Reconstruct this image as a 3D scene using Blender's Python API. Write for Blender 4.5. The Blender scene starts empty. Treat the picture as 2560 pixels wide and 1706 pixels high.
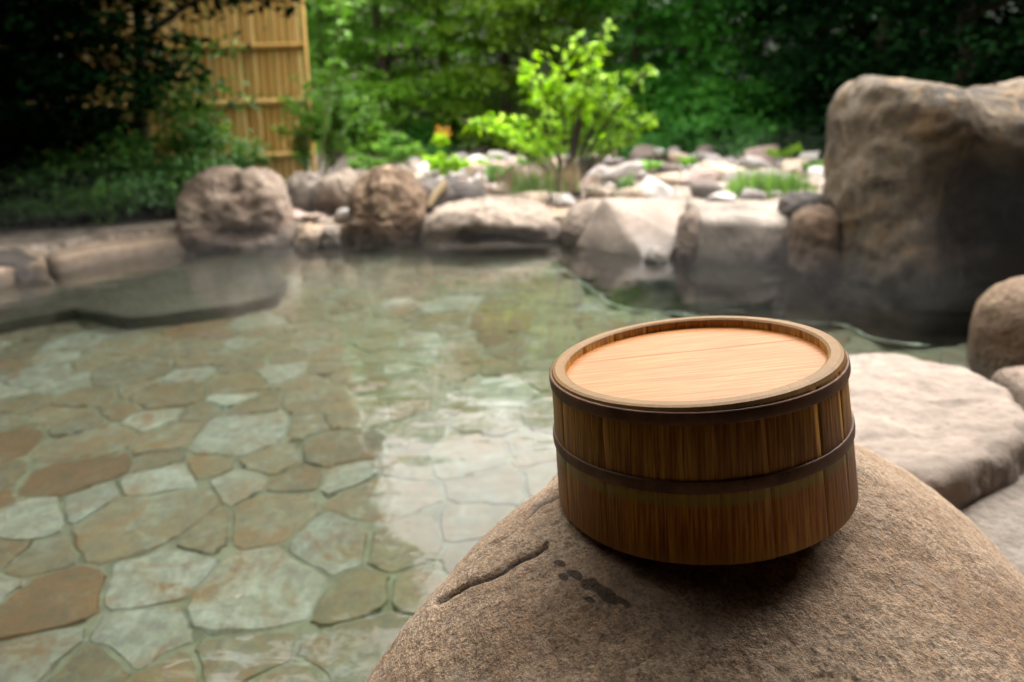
import bpy, bmesh, math, random
import numpy as np
from mathutils import Vector, Matrix
rnd = random.Random(7); rng = np.random.default_rng(11)
S = bpy.context.scene
COL = S.collection

# ------------------------------------------------------------------ camera
FPX = 1707.0
PITCH, ROLL = math.radians(17.95), math.radians(2.5)
CAM = np.array([0., 0., .70])
FW = np.array([0, math.cos(PITCH), -math.sin(PITCH)])
UP0 = np.array([0, math.sin(PITCH), math.cos(PITCH)])
XR = np.array([1., 0, 0])
RT = math.cos(ROLL) * XR - math.sin(ROLL) * UP0
UPV = math.sin(ROLL) * XR + math.cos(ROLL) * UP0
cd = bpy.data.cameras.new('camera'); cam = bpy.data.objects.new('camera', cd); COL.objects.link(cam)
cd.sensor_width = 36; cd.lens = 24.0; cd.clip_start = .02; cd.clip_end = 400
M = Matrix((RT, UPV, -FW)).transposed()
cam.matrix_world = Matrix.Translation(Vector(CAM)) @ M.to_4x4()
cd.dof.use_dof = True; cd.dof.focus_distance = .50; cd.dof.aperture_fstop = 4.8
S.camera = cam
# ------------------------------------------------------------------ world, sun, exposure
SUN_EL, SUN_AZ = math.radians(66), math.radians(55)      # azimuth measured from +Y towards +X
W = bpy.data.worlds.new('World'); S.world = W; W.use_nodes = True
nt = W.node_tree; nt.nodes.clear()
sky = nt.nodes.new('ShaderNodeTexSky'); sky.sky_type = 'NISHITA'; sky.sun_disc = False
sky.sun_elevation = SUN_EL; sky.sun_rotation = SUN_AZ; sky.dust_density = 3.0; sky.air_density = 1.0; sky.ozone_density = .6
hs = nt.nodes.new('ShaderNodeHueSaturation'); hs.inputs['Saturation'].default_value = .0; hs.inputs['Value'].default_value = 3.2
bg = nt.nodes.new('ShaderNodeBackground'); bg.inputs['Strength'].default_value = .15
wo = nt.nodes.new('ShaderNodeOutputWorld')
cl = nt.nodes.new('ShaderNodeMix'); cl.data_type = 'RGBA'; cl.blend_type = 'MULTIPLY'; cl.inputs[0].default_value = 1; cl.inputs[7].default_value = (1.0, .965, .93, 1)   # warm grey overcast
nt.links.new(sky.outputs[0], hs.inputs['Color']); nt.links.new(hs.outputs[0], cl.inputs[6]); nt.links.new(cl.outputs[2], bg.inputs['Color']); nt.links.new(bg.outputs[0], wo.inputs[0])
sl = bpy.data.lights.new('sun', 'SUN'); sl.energy = .6; sl.angle = math.radians(25); sl.color = (1, .95, .86)
so = bpy.data.objects.new('sun', sl); COL.objects.link(so)
sd = Vector((math.sin(SUN_AZ) * math.cos(SUN_EL), math.cos(SUN_AZ) * math.cos(SUN_EL), math.sin(SUN_EL)))
so.rotation_euler = sd.to_track_quat('Z', 'Y').to_euler(); so.location = (0, 3, 12)
S.view_settings.view_transform = 'Standard'; S.view_settings.look = 'None'; S.view_settings.gamma = 1
S.view_settings.exposure = 1.4
S.view_settings.use_curve_mapping = False
S.render.engine = 'CYCLES'
S.cycles.use_denoising = True
S.cycles.max_bounces = 10; S.cycles.transmission_bounces = 6; S.cycles.transparent_max_bounces = 12
S.cycles.diffuse_bounces = 3; S.cycles.glossy_bounces = 4; S.cycles.sample_clamp_indirect = 8
S.cycles.caustics_refractive = True; S.cycles.caustics_reflective = False; S.cycles.blur_glossy = 0.3

# ------------------------------------------------------------------ picture geometry helpers (photo pixels -> points of the place)
def ray(px, py): return FW + RT * ((px - 1280) / FPX) - UPV * ((py - 853) / FPX)
def onz(px, py, z=0.): d = ray(px, py); return CAM + d * ((z - CAM[2]) / d[2])
def ony(px, py, y): d = ray(px, py); return CAM + d * ((y - CAM[1]) / d[1])
def proj(P):
    v = np.asarray(P, float) - CAM; z = np.maximum(v @ FW, 1e-4)
    return np.stack([1280 + FPX * (v @ RT) / z, 853 - FPX * (v @ UPV) / z], -1)
def onfloor(px, py, zf):                      # through the water surface, bent by refraction
    d = ray(px, py); d = d / np.linalg.norm(d); a = onz(px, py, 0)
    h = d[:2] / 1.33; v = -math.sqrt(1 - h @ h)
    return np.array([a[0] + h[0] * zf / v, a[1] + h[1] * zf / v, zf])

# ------------------------------------------------------------------ noise
_perm = np.random.default_rng(3).permutation(256); _perm = np.concatenate([_perm, _perm])
_g = np.random.default_rng(4).normal(size=(256, 3)); _g /= np.linalg.norm(_g, axis=1)[:, None]
def perlin(p):
    p = np.asarray(p, float); i = np.floor(p).astype(int); f = p - i; i &= 255
    u = f * f * f * (f * (f * 6 - 15) + 10); r = 0
    for dx in (0, 1):
        for dy in (0, 1):
            for dz in (0, 1):
                h = _perm[_perm[_perm[(i[..., 0] + dx) & 255] + ((i[..., 1] + dy) & 255)] + ((i[..., 2] + dz) & 255)]
                g = _g[h & 255]; d = f - np.array([dx, dy, dz])
                w = (u[..., 0] if dx else 1 - u[..., 0]) * (u[..., 1] if dy else 1 - u[..., 1]) * (u[..., 2] if dz else 1 - u[..., 2])
                r = r + w * (g * d).sum(-1)
    return r
def fbm(p, octv=4, gain=.5, lac=2.03):
    a, s, r = 1., 1., 0.
    for k in range(octv):
        r = r + a * perlin(np.asarray(p) * s + 17.3 * k); a *= gain; s *= lac
    return r

# ------------------------------------------------------------------ object helpers
def mesh(name, V, Fc, smooth=True):
    me = bpy.data.meshes.new(name); V = np.asarray(V, np.float32); Fc = np.asarray(Fc, np.int32)
    n, k = Fc.shape
    me.vertices.add(len(V)); me.vertices.foreach_set('co', V.ravel())
    me.loops.add(n * k); me.loops.foreach_set('vertex_index', Fc.ravel())
    me.polygons.add(n); me.polygons.foreach_set('loop_start', np.arange(n, dtype=np.int32) * k)
    me.polygons.foreach_set('use_smooth', np.full(n, smooth)); me.update(calc_edges=True)
    return me
def pmesh(name, V, faces, smooth=False):
    me = bpy.data.meshes.new(name); me.from_pydata([tuple(map(float, v)) for v in V], [], faces)
    me.polygons.foreach_set('use_smooth', [smooth] * len(me.polygons)); me.update(); return me
def obj(name, me, mat=None, parent=None, label=None, cat=None, group=None, kind=None):
    o = bpy.data.objects.new(name, me); COL.objects.link(o)
    if mat is not None and me is not None and not me.materials: me.materials.append(mat)
    if parent is not None: o.parent = parent
    if label: o['label'] = label
    if cat: o['category'] = cat
    if group: o['group'] = group
    if kind: o['kind'] = kind
    return o
def empty(name, loc, label, cat, group=None, kind=None):
    o = obj(name, None, None, None, label, cat, group, kind); o.location = loc; return o
def local(o, me):                              # express a world-space mesh in the frame of its thing
    me.transform(Matrix.Translation(-o.location)); return me
def displace(me, fn):
    n = len(me.vertices); co = np.empty(n * 3, np.float32); me.vertices.foreach_get('co', co); co = co.reshape(-1, 3).astype(float)
    no = np.empty(n * 3, np.float32); me.vertices.foreach_get('normal', no); no = no.reshape(-1, 3)
    co = co + no * fn(co)[:, None]
    me.vertices.foreach_set('co', co.astype(np.float32).ravel()); me.update(); return me
def recentre(o):                               # put the origin of a one-mesh thing at its base
    me = o.data; n = len(me.vertices); co = np.empty(n * 3, np.float32); me.vertices.foreach_get('co', co); co = co.reshape(-1, 3)
    c = Vector((float(co[:, 0].mean()), float(co[:, 1].mean()), float(co[:, 2].min())))
    me.transform(Matrix.Translation(-c)); o.location = c; return o
def sweep(path, radii, seg=8, cap=True):
    path = [Vector(p) for p in path]; V = []; Fc = []; n = len(path)
    if not hasattr(radii, '__len__'): radii = [radii] * n
    ref = Vector((0, 0, 1)) if abs((path[-1] - path[0]).normalized().z) < .9 else Vector((1, 0, 0))
    for i, p in enumerate(path):
        t = (path[min(i + 1, n - 1)] - path[max(i - 1, 0)]).normalized()
        a = t.cross(ref).normalized(); b = t.cross(a)
        for k in range(seg):
            an = 2 * math.pi * k / seg; V.append(p + (a * math.cos(an) + b * math.sin(an)) * radii[i])
    for i in range(n - 1):
        for k in range(seg):
            Fc.append((i * seg + k, i * seg + (k + 1) % seg, (i + 1) * seg + (k + 1) % seg, (i + 1) * seg + k))
    return V, Fc
def merge(parts):
    V = []; Fc = []
    for v, f in parts:
        o = len(V); V += [tuple(p) for p in v]; Fc += [tuple(i + o for i in q) for q in f]
    return V, Fc
def polyR(poly, c, TH, smooth=2):
    """radius of a closed 2D outline round c for the angles TH"""
    P = np.asarray(poly, float) - c; Q = np.roll(P, -1, 0); D = np.stack([np.cos(TH), np.sin(TH)], -1)
    best = np.full(len(TH), 0.)
    for a, b in zip(P, Q):
        e = b - a; den = D[:, 0] * e[1] - D[:, 1] * e[0]
        with np.errstate(all='ignore'):
            t = (a[0] * e[1] - a[1] * e[0]) / den; s = (a[0] * D[:, 1] - a[1] * D[:, 0]) / den
        ok = (s >= -1e-6) & (s <= 1 + 1e-6) & (t > 0); best = np.where(ok & (t > best), t, best)
    k = np.array([1, 2, 1.]) / 4
    for _ in range(smooth):
        best = (np.roll(best, 1) + 2 * best + np.roll(best, -1)) / 4
    return best
def polar(rings_xyz):
    """rings: (n, m, 3) -> closed surface with end poles"""
    n, m, _ = rings_xyz.shape
    V = np.concatenate([rings_xyz.reshape(-1, 3), rings_xyz[0].mean(0)[None], rings_xyz[-1].mean(0)[None]])
    i = np.arange(n - 1)[:, None] * m; k = np.arange(m)[None]; k2 = (k + 1) % m
    q = np.stack([i + k, i + m + k, i + m + k2, i + k2], -1).reshape(-1, 4)
    k = np.arange(m); k2 = (k + 1) % m; a, b = n * m, n * m + 1
    top = np.stack([np.full(m, a), k, k2, k2], -1); bot = np.stack([np.full(m, b), (n - 1) * m + k2, (n - 1) * m + k, (n - 1) * m + k], -1)
    return V, q, top, bot
def polar_mesh(name, rings, smooth=True):
    V, q, top, bot = polar(rings)
    faces = [tuple(x) for x in q.tolist()] + [tuple(x[:3]) for x in top.tolist()] + [tuple(x[:3]) for x in bot.tolist()]
    me = bpy.data.meshes.new(name); me.from_pydata(V.tolist(), [], faces)
    me.polygons.foreach_set('use_smooth', [smooth] * len(me.polygons)); me.update(); return me
def outward(me):
    bm = bmesh.new(); bm.from_mesh(me); bmesh.ops.recalc_face_normals(bm, faces=bm.faces); bm.to_mesh(me); bm.free(); me.update(); return me

# ------------------------------------------------------------------ materials
def newmat(name):
    m = bpy.data.materials.new(name); m.use_nodes = True; t = m.node_tree; b = t.nodes['Principled BSDF']; return m, t, b
def N(t, kind, **kw):
    n = t.nodes.new(kind)
    for k, v in kw.items():
        if k in n.inputs: n.inputs[k].default_value = v
        else: setattr(n, k, v)
    return n
def ramp(t, src, stops):
    r = t.nodes.new('ShaderNodeValToRGB'); e = r.color_ramp.elements
    while len(e) < len(stops): e.new(.5)
    for el, (p, c) in zip(e, stops): el.position = p; el.color = (c[0], c[1], c[2], 1) if hasattr(c, '__len__') else (c, c, c, 1)
    t.links.new(src, r.inputs[0]); return r.outputs[0]
def mixc(t, fac, a, b, mode='MIX'):
    m = t.nodes.new('ShaderNodeMix'); m.data_type = 'RGBA'; m.blend_type = mode
    for s, v in ((m.inputs[0], fac), (m.inputs[6], a), (m.inputs[7], b)):
        if hasattr(v, 'is_linked') or hasattr(v, 'links'): t.links.new(v, s)
        elif hasattr(v, '__len__'): s.default_value = (v[0], v[1], v[2], 1)
        else: s.default_value = v
    return m.outputs[2]
def math_(t, op, a, b=0.):
    m = t.nodes.new('ShaderNodeMath'); m.operation = op
    for s, v in ((m.inputs[0], a), (m.inputs[1], b)):
        if hasattr(v, 'links'): t.links.new(v, s)
        else: s.default_value = v
    return m.outputs[0]
def noise(t, vec, scale, detail=5, rough=.6, dist=0.):
    n = N(t, 'ShaderNodeTexNoise'); n.inputs['Scale'].default_value = scale; n.inputs['Detail'].default_value = detail
    n.inputs['Roughness'].default_value = rough; n.inputs['Distortion'].default_value = dist; t.links.new(vec, n.inputs['Vector']); return n.outputs['Fac']
def bump(t, b, h, strength, dist):
    n = N(t, 'ShaderNodeBump'); n.inputs['Strength'].default_value = strength; n.inputs['Distance'].default_value = dist
    t.links.new(h, n.inputs['Height']); t.links.new(n.outputs[0], b.inputs['Normal'])
def rock_mat(name, pale, mid, dark, scale=3., contrast=.18, wet=True, rough=.8, spots=None, bstr=.85, bdist=.018, bscale=1., strata=0., wetdark=.35):
    m, t, b = newmat(name); g = N(t, 'ShaderNodeNewGeometry'); pos = g.outputs['Position']
    n1 = noise(t, pos, scale, 6, .6, .4)
    c = ramp(t, n1, [(.5 - contrast, dark), (.5, mid), (.5 + contrast, pale)])
    n2 = noise(t, pos, scale * 9, 5, .7)
    c = mixc(t, ramp(t, n2, [(.42, .55), (.62, 0.)]), c, tuple(x * .45 for x in mid))
    if spots is not None:
        c = mixc(t, ramp(t, noise(t, pos, scale * 2.3, 4, .6, 1.), [(.52, 0.), (.66, .85)]), c, spots)
    if strata:
        mp = N(t, 'ShaderNodeMapping'); mp.inputs['Scale'].default_value = (1, 2.5, 14); t.links.new(pos, mp.inputs[0])
        c = mixc(t, ramp(t, noise(t, mp.outputs[0], 2.4, 4, .6), [(.45, 0.), (.6, strata)]), c, dark)
    hgt = math_(t, 'ADD', noise(t, pos, 22 * bscale, 8, .65), math_(t, 'MULTIPLY', noise(t, pos, 90 * bscale, 4, .6), .6))
    bump(t, b, hgt, bstr, bdist)
    b.inputs['Roughness'].default_value = rough
    if wet:
        sx = N(t, 'ShaderNodeSeparateXYZ'); t.links.new(pos, sx.inputs[0])
        zz = math_(t, 'SUBTRACT', sx.outputs[2], math_(t, 'SUBTRACT', math_(t, 'MULTIPLY', noise(t, pos, 5, 4, .6), .12), .04))
        wf = ramp(t, zz, [(0.0, 1.), (.10, 0.)])
        c = mixc(t, math_(t, 'MULTIPLY', wf, 1 - wetdark), c, (.035, .028, .02))
        t.links.new(math_(t, 'SUBTRACT', rough, math_(t, 'MULTIPLY', wf, rough - .5)), b.inputs['Roughness'])
    t.links.new(c, b.inputs['Base Color']); return m

ROCK = dict(
    pinkgrey=rock_mat('pinkish_grey_stone', (.46, .37, .29), (.28, .20, .15), (.10, .07, .05), 3.2, .2),
    brown=rock_mat('rough_brown_stone', (.30, .21, .13), (.19, .115, .065), (.05, .03, .018), 6, .2, bdist=.02, bstr=.9),
    pale=rock_mat('pale_sandy_stone', (.42, .335, .26), (.28, .215, .165), (.10, .075, .055), 3, .2),
    cream=rock_mat('cream_flat_stone', (.33, .265, .215), (.25, .195, .155), (.13, .10, .075), 2.2, .25, bstr=.35),
    grey=rock_mat('grey_blocky_stone', (.40, .34, .28), (.25, .205, .165), (.08, .065, .05), 4, .2),
    dark=rock_mat('dark_basalt_stone', (.16, .13, .11), (.07, .055, .048), (.02, .017, .015), 5, .2),
    ledge=rock_mat('tan_ledge_stone', (.56, .42, .32), (.42, .30, .21), (.18, .12, .06), 2.4, .22, strata=.5),
    tall=rock_mat('tall_weathered_rock', (.30, .235, .165), (.19, .14, .09), (.045, .033, .022), 3.1, .11, spots=(.27, .17, .08), bstr=1., bdist=.03),
)
def cobble(name, a, b_): return rock_mat(name, a, tuple((x + y) / 2 for x, y in zip(a, b_)), b_, 5, .2, wet=False)
COBB = [('pale grey', cobble('pale_grey_cobble', (.62, .57, .54), (.30, .27, .25))),
        ('warm tan', cobble('tan_cobble', (.58, .46, .34), (.27, .20, .14))),
        ('mid grey', cobble('grey_cobble', (.40, .35, .33), (.17, .14, .13))),
        ('dark brown', cobble('dark_cobble', (.22, .17, .14), (.07, .05, .04))),
        ('pinkish', cobble('pinkish_cobble', (.60, .44, .38), (.32, .22, .19))),
        ('near white', cobble('white_cobble', (.78, .74, .70), (.50, .46, .42)))]

def leaf_mat(name, a, b_, trans=.45, rough=.5):
    m, t, p = newmat(name); p.inputs['Specular IOR Level'].default_value = .25; g = N(t, 'ShaderNodeNewGeometry')
    c = ramp(t, g.outputs['Random Per Island'], [(0, a), (1, b_)])
    c = mixc(t, ramp(t, noise(t, g.outputs['Position'], 1.1, 3), [(.42, 0.), (.58, .8)]), c, tuple(x * .5 for x in a))
    t.links.new(c, p.inputs['Base Color']); p.inputs['Roughness'].default_value = rough
    tr = N(t, 'ShaderNodeBsdfTranslucent'); mx = N(t, 'ShaderNodeMixShader'); mx.inputs[0].default_value = trans
    cc = mixc(t, 1., c, (1.0, 1.1, .45), 'MULTIPLY')
    t.links.new(cc, tr.inputs['Color']); t.links.new(p.outputs[0], mx.inputs[1]); t.links.new(tr.outputs[0], mx.inputs[2])
    t.links.new(mx.outputs[0], t.nodes['Material Output'].inputs['Surface']); return m
LEAF = dict(
    fresh=leaf_mat('fresh_lime_leaves', (.22, .46, .004), (.46, .72, .008)),
    light=leaf_mat('light_green_leaves', (.14, .34, .05), (.26, .50, .08)),
    mid=leaf_mat('mid_green_leaves', (.10, .26, .02), (.20, .40, .03)),
    olive=leaf_mat('olive_green_leaves', (.11, .22, .012), (.20, .34, .018)),
    deep=leaf_mat('deep_green_leaves', (.025, .16, .015), (.07, .25, .02)),
    black=leaf_mat('shaded_evergreen_leaves', (.005, .02, .006), (.008, .025, .007), .1, 1.),  # near-black, deep shade put into the leaf colour
    shrub=leaf_mat('dark_shrub_leaves', (.04, .14, .03), (.12, .26, .04), .3),
    orange=leaf_mat('orange_young_leaves', (.55, .20, .03), (.60, .32, .04)),
    grass=leaf_mat('grass_blades', (.14, .32, .03), (.28, .48, .05)))
m, t, p = newmat('bark'); g = N(t, 'ShaderNodeNewGeometry')
t.links.new(ramp(t, noise(t, g.outputs['Position'], 20, 4), [(.4, (.018, .012, .007)), (.6, (.045, .03, .018))]), p.inputs['Base Color']); p.inputs['Roughness'].default_value = .85
BARK = m
m, t, p = newmat('green_stem'); p.inputs['Base Color'].default_value = (.10, .13, .03, 1); p.inputs['Roughness'].default_value = .6
STEM = m
m, t, p = newmat('dry_stalk'); p.inputs['Base Color'].default_value = (.42, .32, .18, 1); p.inputs['Roughness'].default_value = .8
STALK = m

# ------------------------------------------------------------------ pool outline and ground
shore_px = [(-500, 850), (-250, 760), (0, 705), (250, 660), (460, 628), (740, 618), (1060, 615), (1430, 620), (1620, 655), (1740, 645), (1980, 665)]
POOL = [onz(x, y)[:2] for x, y in shore_px] + [np.array(v) for v in [(1.36, 2.95), (2.0, 3.05), (3.2, 3.05), (3.2, 2.2), (2.4, 1.7)]]
POOL += [onz(2470, 915)[:2], onz(2330, 885)[:2], onz(2130, 880)[:2], np.array((.75, 1.35)), np.array((.42, .95)), np.array((.2, .75)), np.array((-.05, .42)), np.array((-.2, .1)), np.array((-.5, -.4)), np.array((-4.5, -.5)), np.array((-4.2, 1.5))]
POOL = np.array(POOL)
def sdist(P, poly):
    P = np.asarray(P, float); d = np.full(len(P), 1e9); ins = np.zeros(len(P), bool)
    for a, b in zip(poly, np.roll(poly, -1, 0)):
        e = b - a; w = P - a; tt = np.clip((w @ e) / (e @ e), 0, 1); d = np.minimum(d, np.hypot(*(w - tt[:, None] * e).T))
        with np.errstate(all='ignore'):
            c = ((a[1] > P[:, 1]) != (b[1] > P[:, 1])) & (P[:, 0] < (b[0] - a[0]) * (P[:, 1] - a[1]) / (b[1] - a[1]) + a[0])
        ins ^= c
    return np.where(ins, -d, d)
ZF = -.42
trench_px = [(1385, 655), (1440, 700), (1500, 742), (1540, 770), (1640, 785), (1800, 800), (1960, 812), (2110, 820), (2170, 850), (2260, 868), (2330, 872)]
TR = [onfloor(x, y, ZF)[:2] for x, y in trench_px]
TRENCH = np.array(TR + [np.array((3.4, 2.0)), np.array((3.4, 5.)), np.array((TR[0][0] + .1, 5.))])
def gheight(P):
    sd_ = sdist(P, POOL); x, y = P[:, 0], P[:, 1]; P3 = np.stack([x, y, np.zeros_like(x)], -1)
    z = .13 + .03 * fbm(P3 * 1.3, 3)
    z += np.clip((-x - 1.2) / 1.5, 0, 1) * np.clip((y - 4.9) / 1.2, 0, 1) * .22
    z -= np.clip((y - 5.2) / 4, 0, 1) * .05 * np.clip((x + 2) / 1, 0, 1)
    hill = np.clip((y - 13.2 + .35 * x) / 1., 0, None); z += np.minimum(hill * .30, 12) + np.clip(hill, 0, 1) * .5 * fbm(P3 * .4, 3)
    near = (x > .2) & (y < 2.2); z = np.where(near, .02 + .02 * fbm(P3 * 3, 2), z)
    tr = sdist(P, TRENCH) < 0
    zin = np.where(tr, -.85, ZF - .04)
    k = np.clip((sd_ - .16) / .08, 0, 1); return zin * (1 - k) + z * k, sd_
def axis(lo, hi, st, far, g=1.13):
    a = list(np.arange(lo, hi, st)); s = st; v = a[-1]
    while v < far: s *= g; v += s; a.append(v)
    s = st; v = a[0]; b = []
    while v > -far: s *= g; v -= s; b.append(v)
    return np.array(b[::-1] + a)
gx = axis(-5.2, 3.6, .05, 120); gy = axis(-.8, 6.0, .05, 120)
GX, GY = np.meshgrid(gx, gy); GP = np.stack([GX.ravel(), GY.ravel()], -1); gz, _ = gheight(GP)
nx, ny = len(gx), len(gy); ii = (np.arange(ny - 1)[:, None] * nx + np.arange(nx - 1)[None]).ravel()
gm = mesh('ground', np.column_stack([GP, gz]), np.stack([ii, ii + 1, ii + nx + 1, ii + nx], -1))
m, t, p = newmat('gravelly_soil'); g = N(t, 'ShaderNodeNewGeometry'); pos = g.outputs['Position']
c = ramp(t, noise(t, pos, 9, 6, .7), [(.38, (.06, .045, .03)), (.5, (.17, .13, .095)), (.62, (.36, .30, .25))])
sx = N(t, 'ShaderNodeSeparateXYZ'); t.links.new(pos, sx.inputs[0])
hillf = ramp(t, math_(t, 'MULTIPLY', math_(t, 'ADD', math_(t, 'SUBTRACT', sx.outputs[1], 12.8), math_(t, 'MULTIPLY', sx.outputs[0], .35)), 1.), [(0, 0.), (.6, 1.)])
c = mixc(t, hillf, c, (.012, .022, .008))
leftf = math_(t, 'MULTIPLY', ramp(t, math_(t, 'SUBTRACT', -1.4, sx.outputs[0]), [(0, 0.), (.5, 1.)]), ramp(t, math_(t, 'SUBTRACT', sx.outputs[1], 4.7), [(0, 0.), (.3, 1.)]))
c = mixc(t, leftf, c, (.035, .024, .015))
under = ramp(t, math_(t, 'MULTIPLY', sx.outputs[2], -1.), [(0.0, 0.), (.08, 1.)])
c = mixc(t, under, c, ramp(t, noise(t, pos, 4, 5), [(.4, (.05, .05, .035)), (.6, (.14, .13, .09))]))
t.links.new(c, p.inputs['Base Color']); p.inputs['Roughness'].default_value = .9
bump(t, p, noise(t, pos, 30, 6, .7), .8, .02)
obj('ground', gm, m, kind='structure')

# ------------------------------------------------------------------ pool floor: mortar bed and one object per paving stone
inpool = lambda P: (sdist(P, POOL) < -.0) & (sdist(P, TRENCH) > .0)
m, t, p = newmat('mortar_bed'); g = N(t, 'ShaderNodeNewGeometry'); pos = g.outputs['Position']
t.links.new(ramp(t, noise(t, pos, 14, 5), [(.4, (.085, .092, .06)), (.6, (.14, .148, .10))]), p.inputs['Base Color']); p.inputs['Roughness'].default_value = .9
fx = np.arange(-4.6, 3.2, .08); fy = np.arange(-.45, 5.2, .08); FX, FY = np.meshgrid(fx, fy); FPt = np.stack([FX.ravel(), FY.ravel()], -1)
keep = sdist(FPt, TRENCH) > -.02
nx, ny = len(fx), len(fy); ii = (np.arange(ny - 1)[:, None] * nx + np.arange(nx - 1)[None]).ravel()
q = np.stack([ii, ii + 1, ii + nx + 1, ii + nx], -1); q = q[keep[q].all(1)]
floor = obj('pool_floor', mesh('pool_floor', np.column_stack([FPt, np.full(len(FPt), ZF) + .004 * fbm(np.column_stack([FPt * 5, FPt[:, 0] * 0]), 2)]), q), m, kind='structure')

def paving_mat(name, base, stain, amt):
    m, t, p = newmat(name); g = N(t, 'ShaderNodeNewGeometry'); oi = N(t, 'ShaderNodeObjectInfo'); pos = g.outputs['Position']
    v = N(t, 'ShaderNodeVectorMath'); v.operation = 'ADD'; t.links.new(pos, v.inputs[0]); t.links.new(oi.outputs['Random'], v.inputs[1])
    c = mixc(t, ramp(t, noise(t, v.outputs[0], 10, 7, .75, .5), [(.46 - amt * .3, 0.), (.66 - amt * .3, 1.)]), base, stain)
    c = mixc(t, ramp(t, noise(t, pos, 38, 6, .8), [(.38, .75), (.56, 0.)]), c, tuple(x * .4 for x in base))
    c = mixc(t, math_(t, 'MULTIPLY', ramp(t, noise(t, pos, 4.5, 6, .75, 1.2), [(.50, 0.), (.64, .85)]), ramp(t, noise(t, pos, 60, 4, .7), [(.4, .35), (.55, 1.)])), c, (.125, .068, .022))
    hv = N(t, 'ShaderNodeHueSaturation'); t.links.new(c, hv.inputs['Color'])
    t.links.new(math_(t, 'ADD', .85, math_(t, 'MULTIPLY', oi.outputs['Random'], .28)), hv.inputs['Value'])
    t.links.new(hv.outputs[0], p.inputs['Base Color']); p.inputs['Roughness'].default_value = .75
    bump(t, p, noise(t, pos, 40, 6, .7), .5, .006); return m
PAVE = [(paving_mat('grey_green_paving', (.165, .18, .14), (.12, .10, .055), .45), 62, None),
        (paving_mat('pale_grey_paving', (.225, .25, .21), (.15, .15, .105), .25), 18, 'pale grey paving stone'),
        (paving_mat('tan_paving', (.155, .16, .115), (.115, .095, .05), .5), 16, None),
        (paving_mat('ochre_paving', (.155, .14, .09), (.10, .06, .025), .6), 6, 'rusty ochre paving stone'),
        (paving_mat('reddish_paving', (.175, .135, .095), (.13, .085, .05), .5), 2, 'reddish brown paving stone')]
# irregular cells
r2 = np.random.default_rng(5); sites = []; srad = []
tries = 0
while tries < 24000:
    tries += 1; c_ = np.array([r2.uniform(-4.4, 2.3), r2.uniform(-.3, 5.1)]); ri = .10 + .17 * r2.random() ** 1.3 * (1.0 if tries < 6000 else .5)
    if all((c_[0] - s[0]) ** 2 + ((c_[1] - s[1]) * 1.15) ** 2 > ((ri + q) * .5) ** 2 for s, q in zip(sites, srad)): sites.append(c_); srad.append(ri)
srad = np.array(srad)
sites = np.array(sites)
okk = inpool(sites); cells = []
for i in np.nonzero(okk)[0]:
    s = sites[i]; d = np.hypot(*(sites - s).T); nb = np.argsort(d)[1:26]
    poly = [s + .4 * np.array([math.cos(a), math.sin(a)]) for a in np.arange(12) * math.pi / 6]
    for j in nb:
        nrm = (sites[j] - s) / d[j]; lim = d[j] * srad[i] / (srad[i] + srad[j]) - .0034; out = []
        for a, b in zip(poly, poly[1:] + poly[:1]):
            da, db = (a - s) @ nrm - lim, (b - s) @ nrm - lim
            if da <= 0: out.append(a)
            if da * db < 0: out.append(a + (b - a) * (da / (da - db)))
        poly = out
    pts = np.array(poly)
    e = np.hypot(*(np.roll(pts, -1, 0) - pts).T); pts = pts[e > .012]
    if len(pts) < 3: continue
    if  (sdist(pts, TRENCH) < .01).any():
        if (sdist(pts, TRENCH) < .01).any():
            q_ = s + (pts - s) * .6
            if (sdist(q_, TRENCH) < .0).any(): continue
            pts = q_
    # round the corners, roughen the edge
    for _ in range(2):
        nxt = np.roll(pts, -1, 0); pts = np.stack([pts * .9 + nxt * .1, pts * .1 + nxt * .9], 1).reshape(-1, 2)
    pts = pts + (r2.normal(size=pts.shape) * .0026)
    # size in the picture (through the water)
    w = CAM[2] / (CAM[2] - ZF * .6); dd = np.hypot(s[0], s[1]); sp = proj(np.array([[s[0] * .8, s[1] * .78, 0.]]))[0]
    vis = -150 < sp[0] < 2300 and 600 < sp[1] < 1850
    cells.append((dd if vis else dd + 50, s, pts))
cells.sort(key=lambda c: c[0])
wts = np.array([w for _, w, _ in PAVE], float); wts /= wts.sum()
def stone_geo(s, pts, z0, dz, tilt):
    n = len(pts); V = []
    for k, (sc, z) in enumerate(((1., z0), (1., z0 + dz * .65), (.955, z0 + dz), )):
        for q_ in pts:
            o = s + (q_ - s) * sc; V.append((o[0], o[1], z + (tilt @ (o - s) if k else 0)))
    V.append((s[0], s[1], z0 + dz * 1.12)); f = []
    for k in range(2):
        for j in range(n): f.append((k * n + j, k * n + (j + 1) % n, (k + 1) * n + (j + 1) % n, (k + 1) * n + j))
    for j in range(n): f.append((2 * n + j, 2 * n + (j + 1) % n, 3 * n))
    return V, f
rest = []
for k, (_, s, pts) in enumerate(cells):
    geo = stone_geo(s, pts, ZF - .01, .014 + .005 * r2.random(), r2.normal(size=2) * .012)
    if k < 299:
        me = pmesh('paving_stone', geo[0], geo[1]); mt, _, lb = PAVE[r2.choice(len(PAVE), p=wts)]
        o = obj('paving_stone', me, mt, floor)
        if lb: o['label'] = lb
        c3 = Vector((s[0], s[1], ZF)); me.transform(Matrix.Translation(-c3)); o.location = c3
    else: rest.append(geo)
if rest:
    V, f = merge(rest); obj('outer_paving', pmesh('outer_paving', V, f), PAVE[0][0], floor, kind='stuff')
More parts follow.
